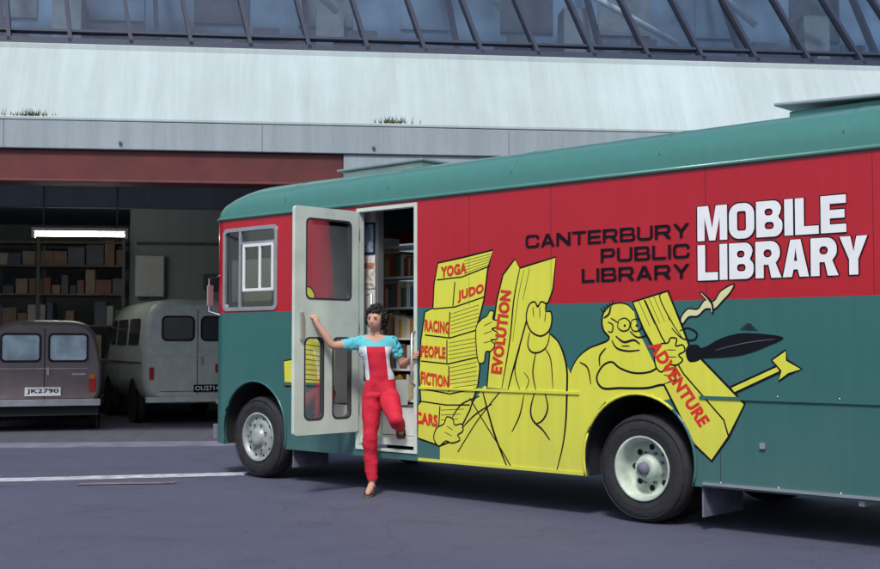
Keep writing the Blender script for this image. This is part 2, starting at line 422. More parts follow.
# glazing
mb=MB(); gl=MB()
S0=Vector((0,.70,5.50)); dm=Vector((-.344,1.048,1.57)).normalized(); L=4.6
def gp(x,k): return S0+Vector((x,0,0))+dm*k
mb.beam(gp(-15,.02),gp(21,.02),.14,.12,M['frame'],up=dm)
mb.beam(gp(-15,.28),gp(21,.28),.06,.05,M['frame'],up=dm)
mb.beam(gp(-15,2.3),gp(21,2.3),.06,.05,M['frame'],up=dm)
mb.beam(gp(-15,L),gp(21,L),.14,.14,M['frame'],up=dm)
x=-14.2
nrm=Vector((1,0,0)).cross(dm).normalized()
while x<21:
    mb.beam(gp(x,0)+nrm*.01,gp(x,L)+nrm*.01,.055,.12,M['frame'],up=nrm); x+=.83
mb.build("glazing_frame",bld)
x=-14.2-.83
gm=glass("roof_glass",(0.66,0.76,0.84),0.05,0.13)
while x<21:
    j=[random.uniform(-.008,.008) for _ in range(8)]; q=0
    for k0,k1 in((0,.28),(.28,2.3),(2.3,L)):
        gl.add([gp(x+.02,k0)+nrm*j[q%8],gp(x+.81,k0)+nrm*j[(q+1)%8],gp(x+.81,k1)+nrm*j[(q+2)%8],gp(x+.02,k1)+nrm*j[(q+3)%8]],[(0,1,2,3)],gm); q+=2
    x+=.83
gl.build("glazing_panes",bld,fixn=False)
mb=MB()
inw=mat("upper_room_wall",(0.22,0.31,0.42),0.8,var=.5,scale=.9)
mb.box(-16,22,3.6,3.8,4.3,13,inw); mb.box(-16,22,1.0,3.6,5.2,5.3,inw)
mb.build("upper_room",bld)
mb=MB()
for (x0,y0,z0,x1,y1,z1) in((0.5,2.0,6.9,1.3,2.6,7.6),(3.4,1.9,7.4,4.5,2.6,6.6),(8.0,1.8,7.0,10.0,2.4,6.2),(11.0,2.2,8.0,12.6,2.6,6.9),(-2,2.1,6.9,-1.1,2.6,6.6),(9.4,2.0,7.9,11.4,2.6,6.6),(6.2,2.0,7.3,7.2,2.6,6.7)):
    mb.pipe([(x0,y0,z0),(x1,y1,z1)],.055,M['white'],n=10)  # white tubes stand in for bright streaks reflected in the glazing
fd=mat("dim_furniture",(.10,.11,.14),.7); fl=mat("pale_furniture",(.26,.28,.30),.7); fw=mat("wood_furniture",(.16,.12,.10),.7)
for i in range(9):   # desks, chairs and cabinets in the upper room
    xx=-3.5+i*2.05+random.uniform(-.3,.3); c=[fd,fl,fw][i%3]
    mb.box(xx,xx+1.1,1.9,2.5,5.98,6.02,c)
    for lx in(xx+.03,xx+1.03): mb.box(lx,lx+.04,1.95,2.45,5.30,5.98,fd)
    mb.box(xx+.3,xx+.72,2.75,2.8,5.75,6.35,fd); mb.box(xx+.3,xx+.72,2.6,3.0,5.72,5.76,fd)
    if i%2: mb.box(xx+1.3,xx+1.75,3.0,3.5,5.31,6.9,fl)
for i in range(14): mb.beam((-12+i*2.3,1.9,5.6),(-12.3+i*2.3,3.5,8.6),.06,.12,M['frame'])
mb.beam((-15,2.6,7.6),(21,2.6,7.6),.12,.2,M['frame'])
for i in range(16): mb.box(-8+i*1.7,-7.1+i*1.7,3.56,3.595,6.6,7.8,[fd,fl,inw][i%3])
mb.build("upper_room_fittings_and_streaks",bld)

# shelving in the garage
shv=empty("storage_shelving",(0,0,0)); shv.parent=bld
mb=MB()
for x in (-4.2,-2.6,-1.0,.6):
    for y in (7.6,8.2): mb.box(x-.03,x+.03,y-.03,y+.03,0.01,3.35,M['steel'])
zs=[.35,1.05,1.7,2.3,2.85,3.3]
for z in zs: mb.box(-4.2,.6,7.58,8.22,z-.035,z,M['wood'])
cols=[mat("carton_%d"%i,c,.8) for i,c in enumerate([(.28,.19,.13),(.36,.29,.22),(.16,.17,.2),(.30,.14,.11),(.45,.44,.40),(.12,.14,.18)])]
for z in zs[:-1]:
    x=-4.15
    while x<.45:
        w=random.uniform(.10,.34);h=random.uniform(.15,.48)
        if random.random()<.95: mb.box(x,min(x+w,.57),7.62+random.uniform(0,.1),8.15,z+.002,z+h,random.choice(cols))
        x+=w+random.uniform(.01,.04)
mb.build("shelf_unit",shv)
lamp=empty("fluorescent_lamp",(0,0,0)); lamp.parent=bld
mb=MB(); mb.pipe([(-.42,4.35,3.16),(1.02,4.35,3.16)],.03,emit("fluorescent_tube",(1.0,1.0,.86),24),n=10); mb.build("tube",lamp)
mb=MB(); mb.box(-.48,1.08,4.28,4.42,3.215,3.27,M['creamw'])
for x in(-.3,.9): mb.pipe([(x,4.35,3.27),(x,4.35,3.998)],.012,M['steel'])
mb.box(-.48,-.43,4.3,4.4,3.1,3.215,M['creamw']); mb.box(1.03,1.08,4.3,4.4,3.1,3.215,M['creamw'])
mb.build("fitting",lamp)

# unseen buildings added behind the camera to darken reflections in the bus paint
def block(name,x0,x1,y,h,wall,rows,colsn):
    e=empty(name); mb=MB(); mb.box(x0,x1,y-8,y,0,h,wall); mb.box(x0-.2,x1+.2,y-8.2,y+.2,h+.002,h+.35,M['conc2']); mb.build("walls",e)
    mb=MB(); dx=(x1-x0)/colsn; dz=h/rows
    for i in range(colsn):
        for j in range(rows):
            mb.box(x0+dx*(i+.2),x0+dx*(i+.8),y-.01,y+.05,dz*(j+.25),dz*(j+.8),M['frame'])
            mb.box(x0+dx*(i+.17),x0+dx*(i+.83),y,y+.12,dz*(j+.25)-.12,dz*(j+.25)-.003,M['creamw'])
    mb.build("windows",e)
brick=mat("brick_wall",(.16,.075,.05),.85,var=.3,scale=3)
block("reflection_building",-42,-16,-24,9,brick,3,8); block("reflection_building.001",-14,4,-27,7,M['conc2'],2,6); block("reflection_building.002",6,36,-25,10,brick,3,9)

# ================================================================== BUS
D=Vector((.7264,-.6873)); Nn=Vector((-.6873,-.7264))
O=Vector((-1.833,12.59))+Nn*.04
bus=empty("mobile_library_bus",(O.x,O.y,0),math.atan2(D.y,D.x))
# survey of the side artwork: measurements -> position on the flat bus side
def TR(u,v):
    dx=(u-440)/1250; dy=-(v-284.5)/1250
    d=Vector((dx,math.cos(PITCH)-dy*math.sin(PITCH),math.sin(PITCH)+dy*math.cos(PITCH)))
    dn=d.x*Nn.x+d.y*Nn.y; k=(O.x*Nn.x+O.y*Nn.y)/dn
    p=d*k
    return ((p.x-O.x)*D.x+(p.y-O.y)*D.y, H+p.z)
W=2.4; ZB=.32; ZT=2.62; SF=-.75; SR=7.7; RC=.22
AR=.5; AZ=.47; WS=4.6
def arch(c,n=20,r=AR,z0=ZB):
    a0=math.asin((z0-AZ)/r)
    return [(c-r*math.cos(a0+(math.pi-2*a0)*i/n), AZ+r*math.sin(a0+(math.pi-2*a0)*i/n)) for i in range(n+1)]
DS0,DS1=1.533,2.257
outer=[(SF+RC,ZB)]+arch(0)+arch(WS)+[(SR-RC,ZB),(SR-RC,ZT),(SF+RC,ZT)]
winr=rrect(-.50,.33,1.70,2.50,.05)
doorh=[(DS0,.40),(DS1,.40),(DS1,2.56),(DS0,2.56)]
mb=MB()
mb.plate(outer,[winr,doorh],lambda a,b,d:(a,d,b),0,.03,M['body'])
mb.plate(outer,[rrect(-.5,.33,1.70,2.50,.05),rrect(1.2,2.6,1.9,2.45,.05),rrect(5.2,6.6,1.9,2.45,.05)],lambda a,b,d:(a,W-d,b),0,.03,M['body'])  # far side; window holes added to let daylight inside
for (cx,sgn) in((SF+RC,-1),(SR-RC,1)):
    for (cy,sy) in((RC,-1),(W-RC,1)):
        vs=[];n=8
        for i in range(n+1):
            a=math.pi/2*i/n
            for z in(ZB,1.66,ZT): vs.append((cx+sgn*RC*math.sin(a),cy+sy*RC*math.cos(a),z))
        fs=[(i*3+j,(i+1)*3+j,(i+1)*3+j+1,i*3+j+1) for i in range(n) for j in(0,1)]
        mb.add(vs,fs,M['body'],True)
mb.plate([(RC,ZB),(W-RC,ZB),(W-RC,ZT),(RC,ZT)],[rrect(.26,1.17,1.6,2.45,.08),rrect(1.23,2.14,1.6,2.45,.08)],lambda a,b,d:(SF+d,a,b),0,.03,M['body'])
mb.plate([(RC,ZB),(W-RC,ZB),(W-RC,ZT),(RC,ZT)],[rrect(.7,1.7,1.7,2.4,.08)],lambda a,b,d:(SR-d,a,b),0,.03,M['body'])
mb.build("body_shell",bus,fixn=False)
g=MB()
g.add([(-.5,.012,1.7),(.33,.012,1.7),(.33,.012,2.5),(-.5,.012,2.5)],[(0,1,2,3)],M['glass'])
g.add([(-.5,W-.015,1.7),(.33,W-.015,1.7),(.33,W-.015,2.5),(-.5,W-.015,2.5)],[(0,1,2,3)],M['glass'])
for a,b in((1.2,2.6),(5.2,6.6)): g.add([(a,W-.015,1.9),(b,W-.015,1.9),(b,W-.015,2.45),(a,W-.015,2.45)],[(0,1,2,3)],M['glass'])
for a,b in((.26,1.17),(1.23,2.14)): g.add([(SF+.015,a,1.6),(SF+.015,b,1.6),(SF+.015,b,2.45),(SF+.015,a,2.45)],[(0,1,2,3)],M['glass'])
g.add([(SR-.015,.7,1.7),(SR-.015,1.7,1.7),(SR-.015,1.7,2.4),(SR-.015,.7,2.4)],[(0,1,2,3)],M['glass'])
g.build("windows",bus)
mb=MB()
for t in(.42,W-.42): mb.lathe((SF-.02,t,.75),[(-.03,.0001),(-.02,.06),(0,.095),(.03,.1)],M['alu'],axis='x',n=24)
mb.box(SF-.10,SF-.03,.12,W-.12,.34,.50,M['flap'])
mb.build("front_bumper_and_lamps",bus,bevel=.01)
# roof
mb=MB(); ss=[]
for i in range(9): a=math.pi/2*i/8; ss.append(SF+.62*(1-math.cos(a)))
ss+=[0.5,1.5,2.5,3.5,4.5,5.5,6.5]
for i in range(9):
    a=math.pi/2*i/8; ss.append(SR-.5+.5*math.sin(a))
n=28; vs=[]
for s_ in ss:
    f=1.0; ins=0
    if s_<SF+.62: q=(SF+.62-s_)/.62; f=math.sqrt(max(0,1-q*q))
    if s_>SR-.5: q=(s_-SR+.5)/.5; f=math.sqrt(max(0,1-q*q))
    if s_<SF+RC: q=(SF+RC-s_)/RC; ins=RC-RC*math.sqrt(max(0,1-q*q))
    if s_>SR-RC: q=(s_-SR+RC)/RC; ins=RC-RC*math.sqrt(max(0,1-q*q))
    for k in range(n+1):
        a=math.pi*k/n; c=math.cos(a); x=(abs(c)**.62)*(1 if c>0 else -1); z=abs(math.sin(a))**.72
        vs.append((s_,W/2-x*(W/2-ins),ZT+.02+.38*z*f))
fs=[(i*(n+1)+k,i*(n+1)+k+1,(i+1)*(n+1)+k+1,(i+1)*(n+1)+k) for i in range(len(ss)-1) for k in range(n)]
mb.add(vs,fs,M['roof'],True); mb.build("roof",bus)
mb=MB()
path=[(SR-RC,-.006,ZT+.01),(SF+RC,-.006,ZT+.01)]
for i in range(1,9):
    a=math.pi/2*i/8; path.append((SF+RC-(RC+.006)*math.sin(a),RC-(RC+.006)*math.cos(a),ZT+.01))
path.append((SF-.006,W-RC,ZT+.01))
for i in range(1,9):
    a=math.pi/2*i/8; path.append((SF+RC-(RC+.006)*math.cos(a),W-RC+(RC+.006)*math.sin(a),ZT+.01))
path.append((SR-RC,W+.006,ZT+.01))
mb.pipe(path,.018,M['roof'],n=8)
def roofz(t):
    x=abs(t-W/2)/(W/2); c=x**(1/.62); s_=math.sqrt(max(0,1-c*c)); return ZT+.02+.38*s_**.72
for s_ in (.45,1.9,3.35,4.8,6.25):
    mb.pipe([(s_,W/2-W/2*math.cos(math.pi*k/24)*.999,roofz(W/2-W/2*math.cos(math.pi*k/24)*.999)) for k in range(1,24)],.005,M['roof'],n=6)
mb.build("roof_rails",bus)
mb=MB()
mb.box(.65,1.75,.60,1.35,2.95,3.07,M['cream']); mb.box(.60,1.80,.55,1.4,3.072,3.095,M['alu'])
r=Matrix.Rotation(math.radians(2.5),3,'Y')
mb.box(5.55,7.0,.60,1.45,2.95,3.06,M['roof']); mb.box(5.45,7.05,.55,1.5,3.07,3.095,M['alu'],rot=r)
mb.build("roof_vents",bus,bevel=.01)
mb=MB()
def rail(a,b,z,m,h=.022,p=.014): mb.box(a,b,-p,-.0005,z-h/2,z+h/2,m)
rail(.47,DS0-.05,.96,M['green'])
rail(5.14,SR-RC,.96,M['green']); rail(DS1+.06,4.06,.96,M['yellow'])
rail(5.16,SR-RC,.345,M['alu'],.02)
mb.box(DS1+.05,4.1,-.012,-.0005,ZB+.004,ZB+.03,M['yellow'])
sd=mat("panel_seam",(0.03,0.012,0.016),.6)
for s_ in (2.9,3.78,5.2,6.45):
    mb.box(s_,s_+.003,-.0016,-.0004,1.67,ZT-.01,sd)
for s_ in (5.3,6.6): mb.box(s_,s_+.003,-.0016,-.0004,.36,.94,sd)
for s_ in (5.3,5.75,6.2,6.65,7.1):
    for z in (.36,.98): mb.lathe((s_,0,z),[(-.001,.007),(-.004,.005),(-.004,.0001)],M['alu'],n=8)
for i in range(32): mb.lathe((-.45+i*.25,0,2.585),[(-.0005,.0045),(-.003,.003),(-.003,.0001)],M['body'],n=6)
mb.build("mouldings",bus)
mb=MB()
mb.plate([(DS0-.03,.38),(DS1+.03,.38),(DS1+.03,2.59),(DS0-.03,2.59)],[[(DS0+.005,.405),(DS1-.005,.405),(DS1-.005,2.555),(DS0+.005,2.555)]],lambda a,b,d:(a,d,b),-.012,.06,M['cream'])
mb.plate(rrect(-.525,.355,1.675,2.525,.06),[rrect(-.485,.315,1.715,2.485,.04)],lambda a,b,d:(a,d,b),-.012,.02,M['alu'])
mb.box(-.26,-.225,-.010,.02,1.71,2.49,M['alu'])
mb.plate([(-.20,1.87),(.29,1.87),(.29,2.35),(-.20,2.35)],[[(-.17,1.90),(.06,1.90),(.06,2.32),(-.17,2.32)],[(.09,1.90),(.26,1.90),(.26,2.32),(.09,2.32)]],lambda a,b,d:(a,d,b),-.008,.01,M['creamw'])
mb.box(-.225,.315,-.006,.016,2.35,2.375,M['alu'])
mb.build("door_surround",bus,bevel=.004)
mb=MB()
for c in(0,WS):
    for y0,y1 in((.03,.75),(W-.75,W-.03)):
        a=arch(c,n=16); vs=[(x,y,z) for x,z in a for y in(y0,y1)]
        mb.add(vs,[(2*i,2*i+1,2*i+3,2*i+2) for i in range(16)],M['dark'],True)
    for y in(.75,W-.75):
        a=arch(c,n=16); mb.add([(x,y,z) for x,z in a],[tuple(range(17))],M['dark'])
mb.box(-.6,7.5,.80,1.6,.35,.68,M['dark'])
for x in (.7,2.4,3.2,5.5,6.6): mb.box(x,x+.12,.06,W-.06,.42,.66,M['dark'])
mb.box(2.6,3.6,.25,.7,.36,.66,M['dark']); mb.box(5.7,6.9,1.5,2.2,.28,.62,M['dark'])
mb.build("chassis",bus)
mb=MB()
for c in(0,WS):
    a=[(x,-.004,z) for x,z in arch(c,n=28,r=AR)]
    if c==0: mb.pipe(a,.012,M['green'],n=6)
    else: mb.pipe(a[:20],.012,M['yellow'],n=6); mb.pipe(a[19:],.012,M['green'],n=6)
mb.build("arch_lips",bus)
TP=[(.06,.235),(.045,.27),(.04,.31),(.045,.35),(.065,.385),(.09,.402),(.16,.408),(.22,.402),(.25,.385),(.26,.31),(.25,.235)]
def wheel(name,c,flip,rear):
    mb=MB(); f=-1 if flip else 1; cy=W if flip else 0
    P=lambda prof:[(cy+f*a,r) for a,r in prof]
    C=(c,0,.408)
    mb.lathe(C,P(TP),M['tyre'],n=48)
    for rr in(.30,.372): mb.lathe(C,P([(.046,rr-.004),(.038,rr),(.046,rr+.004)]),M['tyre'],n=48)
    if rear:
        mb.lathe(C,P([(a+.28,r) for a,r in TP]),M['tyre'],n=36)
        mb.lathe(C,P([(.06,.24),(.042,.246),(.046,.228),(.10,.212),(.17,.205),(.185,.19),(.19,.13),(.175,.115),(.12,.10),(.085,.085),(.08,.05),(.078,0)]),M['rimr'],n=48)
        for k in range(8):
            t=2*math.pi*k/8; cc=(c+.155*math.cos(t),cy+f*.186,.408+.155*math.sin(t))
            mb.lathe(cc,[(0,.024),(0,0.0001)],M['hole'],n=12)
        for k in range(8):
            t=2*math.pi*(k+.5)/8; cc=(c+.118*math.cos(t),cy+f*.17,.408+.118*math.sin(t))
            mb.lathe(cc,[(0,.013),(-f*.025,.013),(-f*.025,.0001)],M['flap'],n=6,smooth=False)
        mb.lathe((c,cy+f*.078,.408),[(0,.05),(-f*.03,.045),(-f*.034,.0001)],M['flap'],n=20)
    else:
        mb.lathe(C,P([(.06,.24),(.042,.246),(.046,.228),(.075,.21),(.085,.20),(.07,.17),(.055,.12),(.06,.10),(.035,.095),(.015,.07),(.008,.04),(.006,0)]),M['rimf'],n=48)
        for k in range(10):
            t=2*math.pi*k/10; cc=(c+.185*math.cos(t),cy+f*.0745,.408+.185*math.sin(t))
            mb.lathe(cc,[(0,.014),(0,0.0001)],M['hole'],n=10)
        for k in range(8):
            t=2*math.pi*(k+.5)/8; cc=(c+.13*math.cos(t),cy+f*.055,.408+.13*math.sin(t))
            mb.lathe(cc,[(0,.012),(-f*.022,.012),(-f*.022,.0001)],M['flap'],n=6,smooth=False)
    return mb.build(name,bus)
wheel("front_wheel",0,False,False); wheel("front_wheel_far",0,True,False)
wheel("rear_wheel",WS,False,True); wheel("rear_wheel_far",WS,True,True)
mb=MB()
mb.box(5.13,5.145,.03,.58,.10,.36,M['flap']); mb.box(.54,.555,.05,.5,.14,.34,M['flap'])
mb.box(6.3,6.34,.05,.5,.28,.345,M['cream'])
mb.box(5.13,5.145,W-.58,W-.03,.10,.36,M['flap'])
mb.build("mud_flaps",bus)
mb=MB()
mb.pipe([(-.60,.015,2.05),(-.73,-.03,2.02),(-.73,-.03,1.68),(-.60,.015,1.64)],.008,M['alu'])
mb.box(-.74,-.72,-.05,.02,1.74,1.95,M['alu'])
mb.build("mirror",bus,bevel=.01)
mb=MB()
mb.pipe([(2.27,-.012,1.45),(2.27,-.055,1.43),(2.27,-.055,1.0),(2.27,-.012,.98)],.011,M['alu'])
mb.pipe([(DS0-.0,.1,1.8),(DS0+.04,.12,1.8),(DS0+.04,.12,1.0),(DS0,.1,1.0)],.012,M['alu'])
mb.box(5.62,5.66,-.02,-.001,.62,.66,M['alu'])
mb.build("handles",bus)
mb=MB()
lino=mat("floor_lino",(.12,.12,.13),.6)
mb.box(-.70,-.52,.05,W-.05,.72,.76,lino); mb.box(-.52,.52,.78,W-.78,.72,.76,lino); mb.box(.52,DS0,.05,W-.05,.72,.76,lino)
mb.box(DS1,4.08,.05,W-.05,.72,.76,lino); mb.box(4.08,5.12,.78,W-.78,.72,.76,lino); mb.box(5.12,7.6,.05,W-.05,.72,.76,lino)
mb.box(DS0,DS1,.64,W-.05,.72,.76,lino)
for c in (0,WS):
    mb.box(c-.52,c+.52,.04,.78,.985,1.0,lino); mb.box(c-.52,c+.52,W-.78,W-.04,.985,1.0,lino)
mb.box(DS0+.004,DS1-.004,.02,.32,.44,.50,M['cream']); mb.box(DS0+.004,DS1-.004,.30,.335,.505,.755,M['creamw'])
mb.box(DS0+.004,DS1-.004,.32,.64,.6,.63,M['cream']); mb.box(DS0+.004,DS1-.004,.61,.635,.63,.72,M['creamw'])
mb.box(DS0-.02,DS0-.002,.03,.64,.42,1.0,M['creamw']); mb.box(DS1+.002,DS1+.02,.03,.64,.42,2.5,M['creamw'])
mb.box(.95,1.56,.20,.225,.76,2.60,M['creamw'])
mb.box(1.56,1.60,.18,.25,.76,2.60,M['alu'])
mb.build("floor_and_steps",bus)
mb=MB()
pf=[mat("poster_%d"%i,c,.6,var=.5,scale=22) for i,c in enumerate([(.25,.35,.45),(.6,.6,.5),(.5,.2,.12),(.65,.65,.62)])]
mb.box(1.36,1.54,.192,.199,2.18,2.48,M['frame']); mb.box(1.38,1.52,.188,.1915,2.20,2.46,pf[0])
mb.box(1.34,1.545,.192,.199,1.86,2.14,pf[3]); mb.box(1.37,1.53,.188,.1915,2.05,2.10,pf[2]); mb.box(1.37,1.53,.188,.1915,1.9,2.02,pf[1])
mb.build("posters",bus)
mb=MB()
bc=[mat("book_%d"%i,c,.6) for i,c in enumerate([(.35,.05,.04),(.05,.12,.3),(.5,.45,.3),(.05,.2,.1),(.6,.6,.55),(.12,.08,.06),(.5,.25,.05)])]
for z in (.8,1.12,1.44,1.76): mb.box(.4,7.2,2.02,2.34,z-.02,z,M['wood'])
for x in (.4,1.5,2.6,3.7,4.8,5.9,7.2): mb.box(x-.02,x+.02,2.0,2.34,.76,1.88,M['wood'])
for z in (.8,1.12,1.44,):
    x=.44
    while x<6.9:
        w=random.uniform(.02,.05); mb.box(x,x+w,2.04+random.uniform(0,.04),2.3,z+.001,z+random.uniform(.18,.27),random.choice(bc)); x+=w+.002
for z in (.8,1.1,1.4,1.7,2.0,2.3): mb.box(1.0,1.5,.75,1.05,z-.02,z,M['creamw'])
mb.box(1.5,1.53,.75,1.05,.76,2.4,M['creamw']); mb.box(.97,1.0,.75,1.05,.76,2.4,M['creamw'])
for z in (.8,1.1,1.4,1.7,2.0):
    x=1.01
    while x<1.45:
        w=random.uniform(.02,.05); mb.box(x,x+w,.77,1.0,z+.001,z+random.uniform(.16,.26),random.choice(bc)); x+=w+.002
mb.build("bookshelves",bus)
mb=MB(); seat=mat("seat_vinyl",(.02,.02,.025),.5)
mb.box(-.2,.3,1.5,2.0,1.05,1.2,seat); mb.box(.25,.36,1.5,2.0,1.2,1.8,seat); mb.box(-.05,.15,1.65,1.85,.76,1.05,M['dark'])
mb.lathe((-.42,1.75,1.45),[(0,.2),(.015,.215),(.03,.2),(.015,.185),(0,.2)],M['dark'],axis='x',n=24)
mb.build("driver_seat",bus,bevel=.03)
# open door (perpendicular to the side)
mb=MB(); dmap=lambda a,b,d:(DS0-.02+d,-a,b)
mb.plate(rrect(.015,.78,.54,2.56,.03),[rrect(.11,.65,1.74,2.46,.05),rrect(.11,.335,.67,1.40,.06),rrect(.44,.665,.67,1.40,.06)],dmap,0,.035,M['cream'])
mb.build("door_leaf",bus,bevel=.005)
mb=MB()
rub=mat("window_rubber",(.03,.03,.035),.7)
for a0,a1,b0,b1,r in((.11,.65,1.74,2.46,.05),(.11,.335,.67,1.40,.06),(.44,.665,.67,1.40,.06)):
    mb.plate(rrect(a0-.004,a1+.004,b0-.004,b1+.004,r),[rrect(a0+.012,a1-.012,b0+.012,b1-.012,r-.005)],dmap,-.003,.038,rub)
mb.box(DS0+.017,DS0+.04,-.72,-.69,1.38,1.62,M['alu'])
for z in(.75,1.5,2.35): mb.pipe([(DS0-.0,-.008,z-.05),(DS0,-.008,z+.05)],.014,M['alu'])
mb.build("door_fittings",bus)
mb=MB(); dgl=glass("door_glass_clear",(.95,.97,.97),.03,.0)
for a0,a1,b0,b1 in((.11,.65,1.74,2.46),(.11,.335,.67,1.40),(.44,.665,.67,1.40)):
    mb.add([(DS0-.003,-a0,b0),(DS0-.003,-a1,b0),(DS0-.003,-a1,b1),(DS0-.003,-a0,b1)],[(0,1,2,3)],dgl)
mb.build("door_glass",bus)

# ---------------- artwork on the side
art=MB(); LAY=[.0012]
def lay(): LAY[0]+=.00003; return -LAY[0]
SMIN=DS1+.035
def cv(p,clamp=True):
    if p[0]=='m': return (p[1],p[2])
    s_,z=TR(*p)
    if clamp and p[0]>400: s_=max(s_,SMIN)
    return (s_,z)
def crom(P,closed,n=5):
    out=[];L=len(P)
    for i in range(L if closed else L-1):
        g=lambda j:P[j%L] if closed else P[min(max(j,0),L-1)]
        p0,p1,p2,p3=g(i-1),g(i),g(i+1),g(i+2)
        for k in range(n):
            t=k/n
            out.append(tuple(.5*((2*p1[q])+(-p0[q]+p2[q])*t+(2*p0[q]-5*p1[q]+4*p2[q]-p3[q])*t*t+(-p0[q]+3*p1[q]-3*p2[q]+p3[q])*t**3) for q in(0,1)))
    if not closed: out.append(P[-1])
    return out
def stroke(pts,w=.011,closed=False,smooth=True,m=None,taper=True):
    P=[cv(p) for p in pts]
    if smooth and len(P)>2: P=crom(P,closed)
    elif len(P)==2: P=[P[0],((P[0][0]+P[1][0])/2,(P[0][1]+P[1][1])/2),P[1]]
    w=w*1.3 if m is None else w
    y=lay(); L=len(P); vs=[]
    for i in range(L):
        a=Vector(P[(i-1)%L] if (closed or i>0) else P[i]); b=Vector(P[(i+1)%L] if (closed or i<L-1) else P[i])
        d=(b-a)
        if d.length<1e-7: d=Vector((1,0))
        d.normalize(); nn=Vector((-d.y,d.x)); ww=w/2
        if not closed and taper: ww*= .5+.5*math.sin(math.pi*min(1,max(0,(i+.5)/L)))
        p=Vector(P[i]); vs.append((p.x+nn.x*ww,y,p.y+nn.y*ww)); vs.append((p.x-nn.x*ww,y,p.y-nn.y*ww))
    fs=[(2*i,2*i+1,2*((i+1)%L)+1,2*((i+1)%L)) for i in range(L if closed else L-1)]
    art.add(vs,fs,m or M['black'])
def poly(pts,m,smooth=False,line=.011):
    P=[cv(p) for p in pts]
    if smooth: P=crom(P,True)
    y=lay(); art.plate(P,[],lambda a,b,d:(a,d,b),y,None,m)
    if line: stroke([('m',a,b) for a,b in P],line,True,False)
Y=M['yellow']
ar=[('m',a,b) for a,b in arch(WS,n=24,r=AR+.012)]
poly([(440,446),(455,436),(470,408),(484,386),(569,388)]+[(590,390),(606,393)]+ar[8:0:-1]+[(586,474),(440,462)],Y,line=0)
fig2=[(567,392),(570,374),(577,359),(588,349),(600,344),(607,341),(609,337),(604,331),(602,322),(604,312),(611,305),(620,303),(628,305),(634,311),(638,330),(655,365),(668,385),(670,399)]
poly(fig2+ar[15:6:-1]+[(604,395),(588,393)],Y,line=0)
stroke(fig2[:14],.013)
stroke([(586,474),(587,452),(590,432),(598,412),(606,402)],.014)
body1=[(528,310),(538,304),(547,310),(551,325),(549,333),(560,345),(566,362),(567,391),(489,391),(510,375),(516,340)]
poly(body1,Y,True,line=0)
stroke([(549,333),(557,340),(563,352),(567,370),(567,392),(566,420),(563,445),(557,470)],.015)
poly([(515,259),(520,268),(556,257),(553,290),(548,303),(530,308),(520,345),(512,374),(508,390),(487,388),(490,350),(497,300),(503,275)],Y,line=.013)
poly([(438,263),(465,257),(493,250),(488,268),(484,300),(480,316),(476,330),(478,345),(480,368),(478,385),(470,410),(455,440),(440,446),(416,438),(412,428),(412,405),(421,402),(419,372),(421,340),(425,312),(433,308),(434,285)],Y,line=.013)
for a in([(437,280),(462,277),(490,266)],[(433,309),(455,307),(484,297)],[(425,335),(450,338),(477,330)],[(421,361),(448,364),(479,357)],[(419,388),(450,394),(477,388)],[(419,401),(446,405),(470,405)],[(455,282),(453,306)],[(450,312),(449,337)],[(447,340),(447,363)],[(449,366),(449,392)],[(440,406),(438,444)]): stroke(a,.010,smooth=False,taper=False)
for i in range(5): stroke([(464,261+i*3.2),(491-i*.5,254+i*2.6)],.0035,smooth=False,taper=False)
for i in range(6): stroke([(451,314+i*3.8),(479,305+i*4)],.0035,smooth=False,taper=False)
for i in range(5): stroke([(449,343+i*4),(477,338+i*4)],.0035,smooth=False,taper=False)
for i in range(6): stroke([(450,368+i*4),(477,362+i*4.5)],.0035,smooth=False,taper=False)
for i in range(6): stroke([(441,410+i*5),(464-i*3,409+i*5)],.0035,smooth=False,taper=False)
poly([(476,330),(481,320),(487,316),(490,311),(494,312),(493,319),(498,321),(497,327),(492,329),(498,333),(497,339),(491,340),(495,345),(491,351),(486,352),(484,362),(478,360)],Y,True,line=.009)
stroke([(484,326),(492,322)],.006); stroke([(484,334),(492,331)],.006); stroke([(484,343),(491,341)],.006)
stroke([(520,268),(514,300),(510,340),(502,388)],.011); stroke([(524,270),(518,300),(513,342)],.004); stroke([(530,268),(523,300)],.004)
poly([(527,312),(530,304),(535,302),(538,307),(541,302),(546,304),(546,311),(551,312),(552,321),(549,331),(541,336),(532,332),(527,322)],Y,True,line=.011)
stroke([(533,307),(534,317)],.007); stroke([(540,307),(540,318)],.007); stroke([(546,312),(545,322)],.007)
stroke([(530,332),(528,345),(532,352),(540,352),(547,346),(550,334)],.011)
stroke([(536,353),(533,372),(536,390)],.010); stroke([(545,348),(551,360),(553,388)],.008)
stroke([(520,348),(515,370),(520,390)],.008); stroke([(524,372),(529,380),(526,390)],.006)
stroke([(470,398),(483,420),(500,447),(512,468)],.008,taper=False); stroke([(500,392),(478,420),(458,452)],.008,taper=False)
stroke([(483,392),(494,432),(507,466)],.015); stroke([(535,392),(531,408),(533,420),(543,430),(550,440)],.013)
stroke([(545,392),(548,408),(543,420),(536,424)],.012); stroke([(512,432),(520,415),(524,395)],.010)
poly([(439,446),(434,438),(437,428),(444,424),(447,417),(453,419),(455,425),(462,424),(463,431),(458,435),(460,440),(452,443),(446,441)],Y,True,line=.010)
stroke([(447,426),(453,430)],.006); stroke([(445,432),(452,436)],.006)
stroke([(452,418),(462,404),(480,396)],.010); stroke([(462,428),(476,414),(492,404)],.010)
stroke([(442,462),(500,467),(586,474)],.008)
stroke([(604,318),(609,314),(611,307)],.013); stroke([(608,322),(613,325),(612,332),(608,331)],.009)
for i in range(5): stroke([(604+i*2,313-i*1.5),(601+i*3,308-i*2)],.006,smooth=False)
stroke([(619,320),(625,318),(630,322),(629,329),(623,331),(618,327),(619,320)],.009)
